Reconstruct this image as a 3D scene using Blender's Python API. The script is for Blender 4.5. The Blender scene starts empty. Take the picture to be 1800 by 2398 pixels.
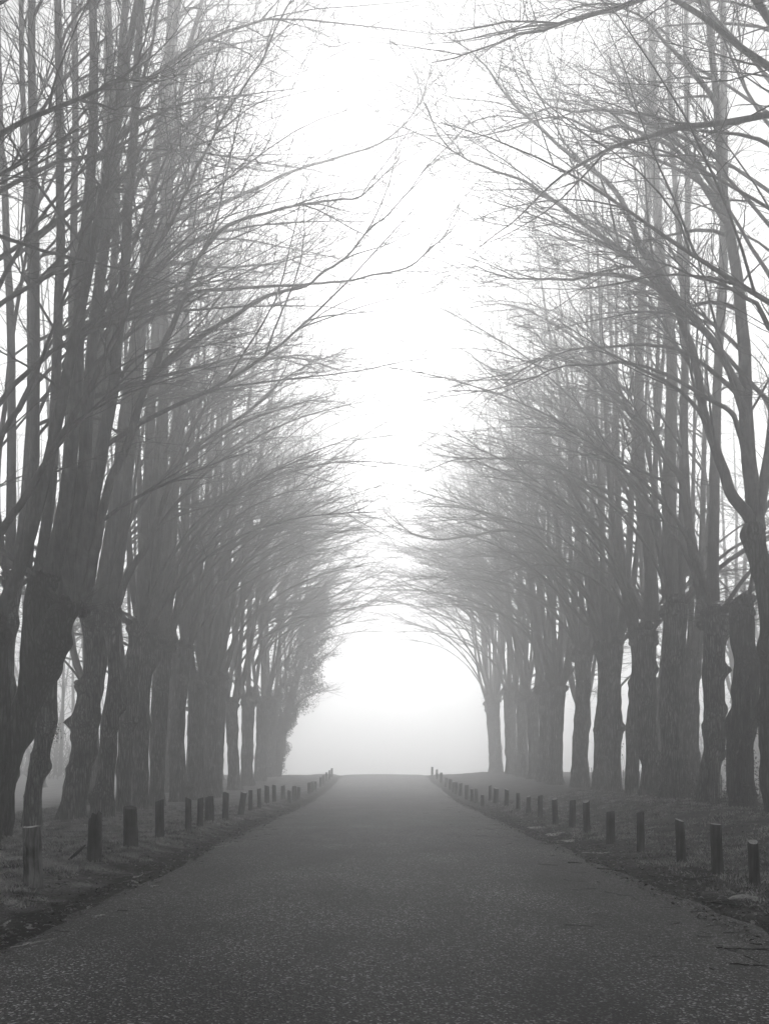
import bpy, math, random
import numpy as np
from mathutils import Vector, noise as mnoise

# ------------------------------------------------------------------ camera, sky, sun, exposure
SC = bpy.context.scene
COL = SC.collection
F_PX, VPX, HORY, CAMZ = 2000.0, 897.0, 1798.0, 1.6      # photograph: 1800 x 2398 pixels

cam_d = bpy.data.cameras.new('camera')
cam = bpy.data.objects.new('camera', cam_d); COL.objects.link(cam)
cam.location = (0, 0, CAMZ); cam.rotation_euler = (math.radians(90), 0, 0)
cam_d.sensor_fit = 'HORIZONTAL'; cam_d.sensor_width = 36.0
cam_d.lens = 36.0 * F_PX / 1800.0
cam_d.shift_x = (900.0 - VPX) / 1800.0
cam_d.shift_y = (HORY - 1199.0) / 1800.0
cam_d.clip_end = 3000.0
SC.camera = cam

SUN_EL, SUN_AZ = 28.0, 2.0          # ahead of the camera, high, behind the fog
world = bpy.data.worlds.new('World'); SC.world = world; world.use_nodes = True
wn, wl = world.node_tree.nodes, world.node_tree.links
wn.clear()
sky = wn.new('ShaderNodeTexSky'); sky.sky_type = 'NISHITA'; sky.sun_disc = False
sky.sun_elevation = math.radians(SUN_EL); sky.sun_rotation = math.radians(SUN_AZ)
sky.dust_density = 0.3; sky.air_density = 1.0; sky.ozone_density = 1.0
bw = wn.new('ShaderNodeRGBToBW'); bg = wn.new('ShaderNodeBackground'); wo = wn.new('ShaderNodeOutputWorld')
bg.inputs['Strength'].default_value = 0.08
wl.new(sky.outputs[0], bw.inputs[0]); wl.new(bw.outputs[0], bg.inputs['Color']); wl.new(bg.outputs[0], wo.inputs['Surface'])

sun_d = bpy.data.lights.new('sun', 'SUN'); sun_d.energy = 1.5; sun_d.angle = math.radians(40)
sun_d.color = (1, 1, 1)             # the photograph is black and white
sun = bpy.data.objects.new('sun', sun_d); COL.objects.link(sun)
a, e = math.radians(SUN_AZ), math.radians(SUN_EL)
to_sun = Vector((math.sin(a) * math.cos(e), math.cos(a) * math.cos(e), math.sin(e)))
sun.rotation_euler = to_sun.to_track_quat('Z', 'Y').to_euler()
sun.location = (0, 60, 60)

SC.view_settings.view_transform = 'Standard'; SC.view_settings.look = 'None'
SC.view_settings.gamma = 1.0; SC.view_settings.use_curve_mapping = False
SC.view_settings.exposure = 1.24
SC.render.engine = 'CYCLES'
cy = SC.cycles
cy.max_bounces = 4; cy.diffuse_bounces = 2; cy.glossy_bounces = 2; cy.transmission_bounces = 2
cy.volume_bounces = 2; cy.transparent_max_bounces = 4
cy.use_denoising = True
FOG = 0.0138

# ------------------------------------------------------------------ helpers
def rng_of(seed): return np.random.default_rng(seed)

def vnoise(x, y, seed=0):
    """smooth 2D value noise in -1..1"""
    x = np.asarray(x, float); y = np.asarray(y, float)
    xi = np.floor(x); yi = np.floor(y); fx = x - xi; fy = y - yi
    fx = fx * fx * (3 - 2 * fx); fy = fy * fy * (3 - 2 * fy)
    def h(i, j):
        v = np.sin(i * 127.1 + j * 311.7 + seed * 74.7) * 43758.5453
        return v - np.floor(v)
    a = h(xi, yi); b = h(xi + 1, yi); c = h(xi, yi + 1); d = h(xi + 1, yi + 1)
    return 2 * (a + (b - a) * fx + (c - a) * fy + (a - b - c + d) * fx * fy) - 1

def sstep(a, b, x):
    t = np.clip((np.asarray(x, float) - a) / (b - a), 0, 1)
    return t * t * (3 - 2 * t)

def make_mesh(name, V, Q=None, T=None, smooth=True):
    """V (n,3); Q (f,4) quads; T (f,3) triangles"""
    me = bpy.data.meshes.new(name)
    V = np.asarray(V, np.float32)
    me.vertices.add(len(V)); me.vertices.foreach_set('co', V.ravel())
    loops, starts = [], []
    off = 0
    if Q is not None and len(Q):
        Q = np.asarray(Q, np.int32); loops.append(Q.ravel()); starts.append(np.arange(len(Q)) * 4); off = len(Q) * 4
    if T is not None and len(T):
        T = np.asarray(T, np.int32); loops.append(T.ravel()); starts.append(np.arange(len(T)) * 3 + off)
    loops = np.concatenate(loops).astype(np.int32); starts = np.concatenate(starts).astype(np.int32)
    me.loops.add(len(loops)); me.loops.foreach_set('vertex_index', loops)
    me.polygons.add(len(starts)); me.polygons.foreach_set('loop_start', starts)
    me.polygons.foreach_set('use_smooth', np.full(len(starts), smooth, bool))
    me.update(calc_edges=True)
    return me

def obj(name, me, mat=None, parent=None, kind=None, label=None, cat=None, group=None):
    o = bpy.data.objects.new(name, me); COL.objects.link(o)
    if mat is not None and me is not None and not me.materials: me.materials.append(mat)
    if parent is not None: o.parent = parent
    if kind: o['kind'] = kind
    if label: o['label'] = label
    if cat: o['category'] = cat
    if group: o['group'] = group
    return o

def empty(name, loc, label=None, cat=None, group=None, rz=0.0, sc=1.0):
    o = obj(name, None, label=label, cat=cat, group=group)
    o.location = loc; o.rotation_euler = (0, 0, rz); o.scale = (sc, sc, sc); o.empty_display_size = 0.3
    return o

def norm(v): return v / np.maximum(np.linalg.norm(v, axis=-1, keepdims=True), 1e-9)

def tubes(P, R, sides, cap=False):
    """P (N,K,3) centre lines, R (N,K) radii -> vertices, quads (and triangles for the caps)"""
    N, K, _ = P.shape
    T = np.empty_like(P); T[:, 1:-1] = P[:, 2:] - P[:, :-2]; T[:, 0] = P[:, 1] - P[:, 0]; T[:, -1] = P[:, -1] - P[:, -2]
    T = norm(T)
    mean = np.abs(norm(P[:, -1] - P[:, 0]))
    ref = np.eye(3)[np.argmin(mean, axis=1)][:, None, :]
    U = norm(np.cross(T, ref)); W = np.cross(T, U)
    ang = np.arange(sides) * 2 * math.pi / sides
    V = P[:, :, None, :] + R[:, :, None, None] * (np.cos(ang)[None, None, :, None] * U[:, :, None, :] + np.sin(ang)[None, None, :, None] * W[:, :, None, :])
    V = V.reshape(-1, 3)
    n, k, s = np.meshgrid(np.arange(N), np.arange(K - 1), np.arange(sides), indexing='ij')
    b = (n * K + k) * sides; s2 = (s + 1) % sides
    Q = np.stack([b + s, b + s2, b + sides + s2, b + sides + s], -1).reshape(-1, 4)
    return V, Q

class MB:
    """collects pieces of ONE mesh"""
    def __init__(self): self.V = []; self.Q = []; self.T = []; self.n = 0
    def add(self, V, Q=None, T=None):
        self.V.append(V)
        if Q is not None and len(Q): self.Q.append(np.asarray(Q) + self.n)
        if T is not None and len(T): self.T.append(np.asarray(T) + self.n)
        self.n += len(V)
    def mesh(self, name, smooth=True):
        return make_mesh(name, np.concatenate(self.V), np.concatenate(self.Q) if self.Q else None, np.concatenate(self.T) if self.T else None, smooth)

def resample(pts, n):
    """smooth (Catmull-Rom) resampling of a polyline with any number of columns"""
    p = np.asarray(pts, float)
    d = np.concatenate([[0], np.cumsum(np.maximum(np.linalg.norm(np.diff(p[:, :3], axis=0), axis=1), 1e-6))])
    q = np.vstack([2 * p[0] - p[1], p, 2 * p[-1] - p[-2]])
    s = np.linspace(0, d[-1], n); i = np.clip(np.searchsorted(d, s, side='right') - 1, 0, len(p) - 2)
    t = ((s - d[i]) / (d[i + 1] - d[i]))[:, None]
    p0, p1, p2, p3 = q[i], q[i + 1], q[i + 2], q[i + 3]
    return 0.5 * (2 * p1 + (p2 - p0) * t + (2 * p0 - 5 * p1 + 4 * p2 - p3) * t ** 2 + (3 * p1 - p0 - 3 * p2 + p3) * t ** 3)

def px3(x, y, d):
    return np.array([(x - VPX) / F_PX * d, d, CAMZ + (HORY - y) / F_PX * d])

# ------------------------------------------------------------------ materials (all neutral: the photograph is monochrome)
def mat_new(name):
    m = bpy.data.materials.new(name); m.use_nodes = True
    nt = m.node_tree; b = nt.nodes['Principled BSDF']
    b.inputs['Specular IOR Level'].default_value = 0.25
    return m, nt, b

def N(nt, typ, **kw):
    n = nt.nodes.new(typ)
    for k, v in kw.items():
        if k in n.inputs: n.inputs[k].default_value = v
        else: setattr(n, k, v)
    return n

def ramp(nt, src, stops):
    r = nt.nodes.new('ShaderNodeValToRGB')
    el = r.color_ramp.elements
    while len(el) < len(stops): el.new(0.5)
    for e_, (p, c) in zip(el, stops): e_.position = p; e_.color = (c, c, c, 1)
    nt.links.new(src, r.inputs[0]); return r

def coords(nt, scale=(1, 1, 1), kind='Object'):
    tc = nt.nodes.new('ShaderNodeTexCoord'); mp = nt.nodes.new('ShaderNodeMapping')
    mp.inputs['Scale'].default_value = scale
    nt.links.new(tc.outputs[kind], mp.inputs[0]); return mp.outputs[0]

def mat_bark(name, lo, hi, ridge, bump, ridges=True):
    m, nt, b = mat_new(name); L = nt.links.new
    c1 = coords(nt, (1, 1, 1)); c2 = coords(nt, (ridge, ridge, ridge * 0.16))
    n1 = N(nt, 'ShaderNodeTexNoise', Scale=2.2, Detail=6.0, Roughness=0.65); L(c1, n1.inputs['Vector'])
    n2 = N(nt, 'ShaderNodeTexNoise', Scale=1.3, Detail=5.0, Roughness=0.62, Distortion=1.4); L(c2, n2.inputs['Vector'])
    mixv = N(nt, 'ShaderNodeMath', operation='MULTIPLY_ADD'); L(n2.outputs[0], mixv.inputs[0]); mixv.inputs[1].default_value = 0.55
    sc_ = N(nt, 'ShaderNodeMath', operation='MULTIPLY'); L(n1.outputs[0], sc_.inputs[0]); sc_.inputs[1].default_value = 0.45
    L(sc_.outputs[0], mixv.inputs[2])
    r = ramp(nt, mixv.outputs[0], [(0.36, lo), (0.5, lo + (hi - lo) * 0.4), (0.64, hi)])
    if ridges:                       # fissured plates
        c3 = coords(nt, (ridge * 1.15, ridge * 1.15, ridge * 0.085))
        wv = N(nt, 'ShaderNodeTexNoise', Scale=0.55, Detail=4.0); L(c3, wv.inputs['Vector'])
        va = N(nt, 'ShaderNodeVectorMath', operation='ADD'); L(c3, va.inputs[0]); L(wv.outputs['Color'], va.inputs[1])
        vo = N(nt, 'ShaderNodeTexVoronoi', feature='DISTANCE_TO_EDGE', Scale=1.0); L(va.outputs[0], vo.inputs['Vector'])
        cr = ramp(nt, vo.outputs['Distance'], [(0.02, 0.22), (0.22, 0.95), (0.5, 1.3)])
        mu = N(nt, 'ShaderNodeMix', data_type='RGBA', blend_type='MULTIPLY'); mu.inputs[0].default_value = 1.0
        L(r.outputs[0], mu.inputs[6]); L(cr.outputs[0], mu.inputs[7]); L(mu.outputs[2], b.inputs['Base Color'])
    else: L(r.outputs[0], b.inputs['Base Color'])
    b.inputs['Roughness'].default_value = 0.85
    bp = N(nt, 'ShaderNodeBump', Strength=bump, Distance=0.05)
    r2 = ramp(nt, n2.outputs[0], [(0.35, 0.0), (0.5, 0.6), (0.65, 1.0)]) if ridges else n2
    L(r2.outputs[0], bp.inputs['Height']); L(bp.outputs[0], b.inputs['Normal'])
    return m

M_TRUNK = mat_bark('bark_trunk', 0.02, 0.34, 12.0, 1.0)
M_TRUNK_DARK = mat_bark('bark_trunk_dark', 0.006, 0.13, 12.0, 1.0)  # the trunk bark in darker tones, for a few near trees
M_HEAD = mat_bark('bark_knuckle', 0.01, 0.2, 14.0, 1.0)
M_LIMB = mat_bark('bark_limb', 0.05, 0.17, 7.0, 0.4, False)
M_TWIG, _nt, _b = mat_new('twig'); _b.inputs['Base Color'].default_value = (0.055,) * 3 + (1,); _b.inputs['Roughness'].default_value = 0.8

def mat_wood(name, lo, hi):
    m, nt, b = mat_new(name); L = nt.links.new
    c2 = coords(nt, (30, 30, 2.2)); n2 = N(nt, 'ShaderNodeTexNoise', Scale=1.0, Detail=5.0, Roughness=0.6, Distortion=0.6); L(c2, n2.inputs['Vector'])
    c1 = coords(nt, (5, 5, 3)); n1 = N(nt, 'ShaderNodeTexNoise', Scale=1.0, Detail=4.0); L(c1, n1.inputs['Vector'])
    ad = N(nt, 'ShaderNodeMath', operation='MULTIPLY'); L(n1.outputs[0], ad.inputs[0]); L(n2.outputs[0], ad.inputs[1])
    r = ramp(nt, ad.outputs[0], [(0.14, lo), (0.26, (lo + hi) / 2), (0.4, hi)]); L(r.outputs[0], b.inputs['Base Color'])
    b.inputs['Roughness'].default_value = 0.8
    bp = N(nt, 'ShaderNodeBump', Strength=0.7, Distance=0.02); L(n2.outputs[0], bp.inputs['Height']); L(bp.outputs[0], b.inputs['Normal'])
    return m
M_POST = mat_wood('post_wood', 0.008, 0.10)
M_POST_BARE = mat_wood('post_wood_bare', 0.012, 0.32)
M_CUT = mat_wood('post_end_grain', 0.3, 0.7)

def mat_asphalt():
    m, nt, b = mat_new('asphalt'); L = nt.links.new
    tc = coords(nt, (1, 1, 1))
    big = N(nt, 'ShaderNodeTexNoise', Scale=0.55, Detail=5.0, Roughness=0.6); L(tc, big.inputs['Vector'])
    st = coords(nt, (0.8, 0.25, 1)); streak = N(nt, 'ShaderNodeTexNoise', Scale=1.2, Detail=5.0, Roughness=0.65); L(st, streak.inputs['Vector'])
    vo = N(nt, 'ShaderNodeTexVoronoi', Scale=70.0); L(tc, vo.inputs['Vector'])
    sep = nt.nodes.new('ShaderNodeSeparateColor'); L(vo.outputs['Color'], sep.inputs[0])
    chip = ramp(nt, sep.outputs[0], [(0.0, 0.003), (0.5, 0.014), (0.78, 0.05), (0.9, 0.13), (0.975, 0.36)])
    fine = N(nt, 'ShaderNodeTexNoise', Scale=260.0, Detail=2.0); L(tc, fine.inputs['Vector'])
    mod = N(nt, 'ShaderNodeMath', operation='MULTIPLY'); L(big.outputs[0], mod.inputs[0]); L(streak.outputs[0], mod.inputs[1])
    mr = ramp(nt, mod.outputs[0], [(0.13, 0.42), (0.25, 1.0), (0.40, 1.75)])
    mx = N(nt, 'ShaderNodeMix', data_type='RGBA', blend_type='MULTIPLY'); mx.inputs[0].default_value = 1.0
    L(chip.outputs[0], mx.inputs[6]); L(mr.outputs[0], mx.inputs[7])
    L(mx.outputs[2], b.inputs['Base Color'])
    b.inputs['Roughness'].default_value = 0.66; b.inputs['Specular IOR Level'].default_value = 0.36
    hsum = N(nt, 'ShaderNodeMath', operation='MULTIPLY_ADD'); L(fine.outputs[0], hsum.inputs[0]); hsum.inputs[1].default_value = 0.5; L(vo.outputs['Distance'], hsum.inputs[2])
    bp = N(nt, 'ShaderNodeBump', Strength=0.8, Distance=0.012); L(hsum.outputs[0], bp.inputs['Height']); L(bp.outputs[0], b.inputs['Normal'])
    return m
M_ROAD = mat_asphalt()

def mat_ground():
    """bare soil in the gutters, turf on the left verge and in the field, leaf mould on the right verge"""
    m, nt, b = mat_new('verge_earth'); L = nt.links.new
    tc = coords(nt, (1, 1, 1)); sep = nt.nodes.new('ShaderNodeSeparateXYZ'); L(tc, sep.inputs[0])
    ab = N(nt, 'ShaderNodeMath', operation='ABSOLUTE'); L(sep.outputs[0], ab.inputs[0])
    nz = N(nt, 'ShaderNodeTexNoise', Scale=1.3, Detail=6.0, Roughness=0.65); L(tc, nz.inputs['Vector'])
    nf = N(nt, 'ShaderNodeTexNoise', Scale=22.0, Detail=5.0, Roughness=0.7); L(tc, nf.inputs['Vector'])
    jit = N(nt, 'ShaderNodeMath', operation='MULTIPLY_ADD'); L(nz.outputs[0], jit.inputs[0]); jit.inputs[1].default_value = 1.5; L(ab.outputs[0], jit.inputs[2])
    gut = N(nt, 'ShaderNodeMapRange'); L(jit.outputs[0], gut.inputs[0]); gut.inputs[1].default_value = 4.6; gut.inputs[2].default_value = 5.3
    soil = ramp(nt, nf.outputs[0], [(0.3, 0.004), (0.5, 0.012), (0.75, 0.05)])
    mul = N(nt, 'ShaderNodeMath', operation='MULTIPLY'); L(nf.outputs[0], mul.inputs[0]); L(nz.outputs[0], mul.inputs[1])
    turf = ramp(nt, mul.outputs[0], [(0.12, 0.03), (0.25, 0.19), (0.4, 0.42)])
    mould = ramp(nt, mul.outputs[0], [(0.12, 0.012), (0.25, 0.07), (0.42, 0.19)])
    side = N(nt, 'ShaderNodeMapRange'); L(sep.outputs[0], side.inputs[0]); side.inputs[1].default_value = -1; side.inputs[2].default_value = 1
    far = N(nt, 'ShaderNodeMapRange'); L(sep.outputs[0], far.inputs[0]); far.inputs[1].default_value = 12; far.inputs[2].default_value = 15
    far.inputs[3].default_value = 1; far.inputs[4].default_value = 0
    sm = N(nt, 'ShaderNodeMath', operation='MULTIPLY'); L(side.outputs[0], sm.inputs[0]); L(far.outputs[0], sm.inputs[1])
    m1 = N(nt, 'ShaderNodeMix', data_type='RGBA'); L(sm.outputs[0], m1.inputs[0]); L(turf.outputs[0], m1.inputs[6]); L(mould.outputs[0], m1.inputs[7])
    field = ramp(nt, mul.outputs[0], [(0.12, 0.2), (0.25, 0.3), (0.4, 0.42)])
    fr = N(nt, 'ShaderNodeMapRange'); L(jit.outputs[0], fr.inputs[0]); fr.inputs[1].default_value = 14; fr.inputs[2].default_value = 18
    fy = N(nt, 'ShaderNodeMapRange'); L(sep.outputs[1], fy.inputs[0]); fy.inputs[1].default_value = 78; fy.inputs[2].default_value = 90
    fm = N(nt, 'ShaderNodeMath', operation='MAXIMUM'); L(fr.outputs[0], fm.inputs[0]); L(fy.outputs[0], fm.inputs[1])
    m1b = N(nt, 'ShaderNodeMix', data_type='RGBA'); L(fm.outputs[0], m1b.inputs[0]); L(m1.outputs[2], m1b.inputs[6]); L(field.outputs[0], m1b.inputs[7]); m1 = m1b
    m2 = N(nt, 'ShaderNodeMix', data_type='RGBA'); L(gut.outputs[0], m2.inputs[0]); L(soil.outputs[0], m2.inputs[6]); L(m1.outputs[2], m2.inputs[7])
    L(m2.outputs[2], b.inputs['Base Color']); b.inputs['Roughness'].default_value = 0.95; b.inputs['Specular IOR Level'].default_value = 0.15
    bp = N(nt, 'ShaderNodeBump', Strength=0.8, Distance=0.06); L(nf.outputs[0], bp.inputs['Height']); L(bp.outputs[0], b.inputs['Normal'])
    return m
M_GROUND = mat_ground()

def mat_plain(name, lo, hi, scale=6.0, rough=0.8):
    m, nt, b = mat_new(name); L = nt.links.new
    n1 = N(nt, 'ShaderNodeTexNoise', Scale=scale, Detail=3.0); L(coords(nt), n1.inputs['Vector'])
    r = ramp(nt, n1.outputs[0], [(0.35, lo), (0.65, hi)]); L(r.outputs[0], b.inputs['Base Color']); b.inputs['Roughness'].default_value = rough
    return m
M_GRASS = mat_plain('grass_blade', 0.06, 0.5, 2.6)
M_LITTER = mat_plain('dead_leaf', 0.02, 0.32, 5.0)
M_IVY = mat_plain('ivy_leaf', 0.03, 0.075, 3.0, 0.5)
M_PALE = mat_plain('bare_stick', 0.3, 0.55, 12.0)
M_STICK = mat_plain('dark_stick', 0.03, 0.07, 12.0)
M_WIRE = mat_plain('wire', 0.15, 0.2)
M_PUDDLE, _nt, _b = mat_new('puddle_water'); _b.inputs['Base Color'].default_value = (0.22, 0.22, 0.22, 1); _b.inputs['Roughness'].default_value = 0.3; _b.inputs['Specular IOR Level'].default_value = 0.6

# ------------------------------------------------------------------ the lie of the land
def crest(y):
    """the avenue is level, rises gently beyond 40 m, crests at 74 m and falls away"""
    return np.interp(y, [-50, 36, 44, 50, 56, 62, 68, 72, 76, 82, 95, 130, 200, 300, 900],
                     [0, 0, 0.03, 0.13, 0.30, 0.52, 0.76, 0.90, 0.95, 0.85, 0.2, -1.6, -4, -4.5, -4.5])
def road_half(y, side):
    y = np.asarray(y, float)
    return np.where(side < 0, 3.46, 3.62) + 0.16 * vnoise(y * 0.35, 7.3 + side, 3) + 0.08 * vnoise(y * 1.7, 2.1 + side, 5) + (0.25 * sstep(16, 8, y) if side > 0 else 0)
def road_z(x, y):
    return crest(y) + 0.06 * (1 - (np.asarray(x) / 3.7) ** 2) + 0.012 * vnoise(np.asarray(x) * 0.5, np.asarray(y) * 0.4, 11)
def ground_z(x, y):
    x = np.asarray(x, float); y = np.asarray(y, float); ax = np.abs(x)
    E = np.where(x < 0, road_half(y, -1), road_half(y, 1))
    under = road_z(x, y) - 0.06
    g = crest(y)
    n = 0.03 * vnoise(x * 0.9, y * 0.7, 1) + 0.02 * vnoise(x * 2.6, y * 2.3, 2) + 0.008 * vnoise(x * 8, y * 8, 4)
    left = -0.05 + 0.13 * sstep(3.9, 4.7, ax) - 0.08 * sstep(5.2, 7.5, ax)
    right = -0.04 + 0.08 * sstep(4.0, 4.7, ax) + 0.46 * sstep(5.6, 9.6, ax) * (1 - 0.5 * sstep(48, 70, y))
    verge = g + np.where(x < 0, left, right) + n * sstep(3.5, 4.4, ax)
    far = 0.25 * vnoise(x * 0.05, y * 0.05, 9) * sstep(20, 40, ax)
    t = sstep(0.0, 0.22, ax - (E - 0.12))
    return under * (1 - t) + verge * t + far

def grid_mesh(name, xs, ys, zf):
    X, Y = np.meshgrid(xs, ys); Z = zf(X, Y)
    V = np.stack([X, Y, Z], -1).reshape(-1, 3); nx, ny = len(xs), len(ys)
    i, j = np.meshgrid(np.arange(nx - 1), np.arange(ny - 1)); b = (j * nx + i).ravel()
    return make_mesh(name, V, np.stack([b, b + 1, b + nx + 1, b + nx], -1))

def warp(a, b, n, p=2.2):
    t = np.linspace(0, 1, n); return a + (b - a) * t ** p
xs = np.concatenate([-warp(14, 420, 36)[::-1], np.arange(-13.8, -3.1, 0.16), np.linspace(-3.0, 3.1, 9), np.arange(3.2, 13.9, 0.16), warp(14, 420, 36)])
ys = np.concatenate([np.linspace(-12, 4, 20), np.arange(4.16, 22, 0.16), np.arange(22, 50, 0.35), np.arange(50, 100, 1.0), warp(100, 560, 36)])
obj('ground', grid_mesh('ground', xs, ys, ground_z), M_GROUND, kind='structure')

def road_mesh():
    ys_ = np.concatenate([np.linspace(-12, 4, 20), np.arange(4.1, 22, 0.1), np.arange(22, 50, 0.3), np.arange(50, 150, 1.0)])
    u = np.linspace(-1, 1, 61)
    el, er = road_half(ys_, -1), road_half(ys_, 1)
    el = el + 0.05 * vnoise(ys_ * 4, 1.5, 21); er = er + 0.06 * vnoise(ys_ * 4, 6.5, 22)
    X = np.where(u[None, :] < 0, u[None, :] * el[:, None], u[None, :] * er[:, None]); Y = np.repeat(ys_[:, None], 61, 1)
    Z = road_z(X, Y); Z[:, 0] -= 0.09; Z[:, -1] -= 0.09; Z[:, 1] -= 0.012; Z[:, -2] -= 0.012
    V = np.stack([X, Y, Z], -1).reshape(-1, 3)
    i, j = np.meshgrid(np.arange(60), np.arange(len(ys_) - 1)); b = (j * 61 + i).ravel()
    return make_mesh('road', V, np.stack([b, b + 1, b + 62, b + 61], -1))
obj('road', road_mesh(), M_ROAD, kind='structure')

# ------------------------------------------------------------------ trees
def grow_paths(S, D, length, K, rng, flat=0.0, flat_to=0.05, wig=0.12, droop=0.0):
    """paths from S (N,3) along D (N,3): bend the vertical component towards flat_to, with a zig-zag wiggle"""
    n = len(S); P = np.empty((n, K, 3)); P[:, 0] = S; d = norm(D.copy()); step = (length / (K - 1))[:, None]
    lat = rng.normal(size=(n, 3))
    for k in range(1, K):
        t = k / (K - 1)
        lat = 0.55 * lat + rng.normal(size=(n, 3)) * 0.8
        d = d + wig * lat * np.array([1, 1, 0.7])
        d[:, 2] += (flat_to - droop * t - d[:, 2]) * flat
        d = norm(d); P[:, k] = P[:, k - 1] + d * step
    return P

def at_t(P, idx, t):
    K = P.shape[1]; f = t * (K - 1); i = np.clip(np.floor(f).astype(int), 0, K - 2); u = (f - i)[:, None]
    return P[idx, i] * (1 - u) + P[idx, i + 1] * u, norm(P[idx, i + 1] - P[idx, i]), i

def spawn(P, R, n_per, rng, t0, t1, ang, planar=0.8, lift=0.25):
    """children on the paths P: start, direction, radius of the parent there"""
    N_ = P.shape[0]
    idx = np.repeat(np.arange(N_), n_per); n = len(idx)
    t = t0 + (t1 - t0) * rng.random(n)
    S, T, i = at_t(P, idx, t); Rp = R[idx, i]
    side = norm(np.cross(T, np.array([0, 0, 1.0])) + 1e-6) * np.where(rng.random(n) < 0.5, -1, 1)[:, None]
    rnd = norm(rng.normal(size=(n, 3)))
    side = norm(side * planar + rnd * (1 - planar) + np.array([0, 0, lift]))
    a_ = np.radians(rng.uniform(*ang, n))[:, None]
    return S, norm(np.cos(a_) * T + np.sin(a_) * side), Rp, t, idx

def add_twigs(tw, P, R, lens, rng, dens=1.0, t0=0.12):
    """two orders of twigs on the branches P (N,K,3), into the mesh builder tw"""
    n1 = np.maximum(1, np.round(lens * 1.7 * dens).astype(int))
    S, D, Rp, t, idx = spawn(P, R, n1, rng, t0, 1.0, (28, 62))
    L1 = rng.uniform(0.5, 1.5, len(S)) * (1.15 - 0.55 * t) * np.clip(lens[idx] / 3, 0.6, 1.3)
    P1 = grow_paths(S, D, L1, 4, rng, 0.15, 0.05, 0.21)
    r1 = np.minimum(Rp * 0.5, 0.0105)[:, None] * np.linspace(1, 0.3, 4)[None]
    tw.add(*tubes(P1, np.maximum(r1, 0.0034), 3))
    n2 = np.maximum(1, np.round(L1 * 2.0 * dens).astype(int))
    S, D, Rp, t, idx = spawn(P1, r1, n2, rng, 0.15, 1.0, (30, 65), 0.7)
    L2 = rng.uniform(0.18, 0.6, len(S)) * (1.1 - 0.5 * t)
    P2 = grow_paths(S, D, L2, 3, rng, 0.04, 0.1, 0.24)
    r2 = 0.0046 * np.linspace(1, 0.5, 3)[None] * np.ones((len(S), 1))
    tw.add(*tubes(P2, r2, 3))

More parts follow.
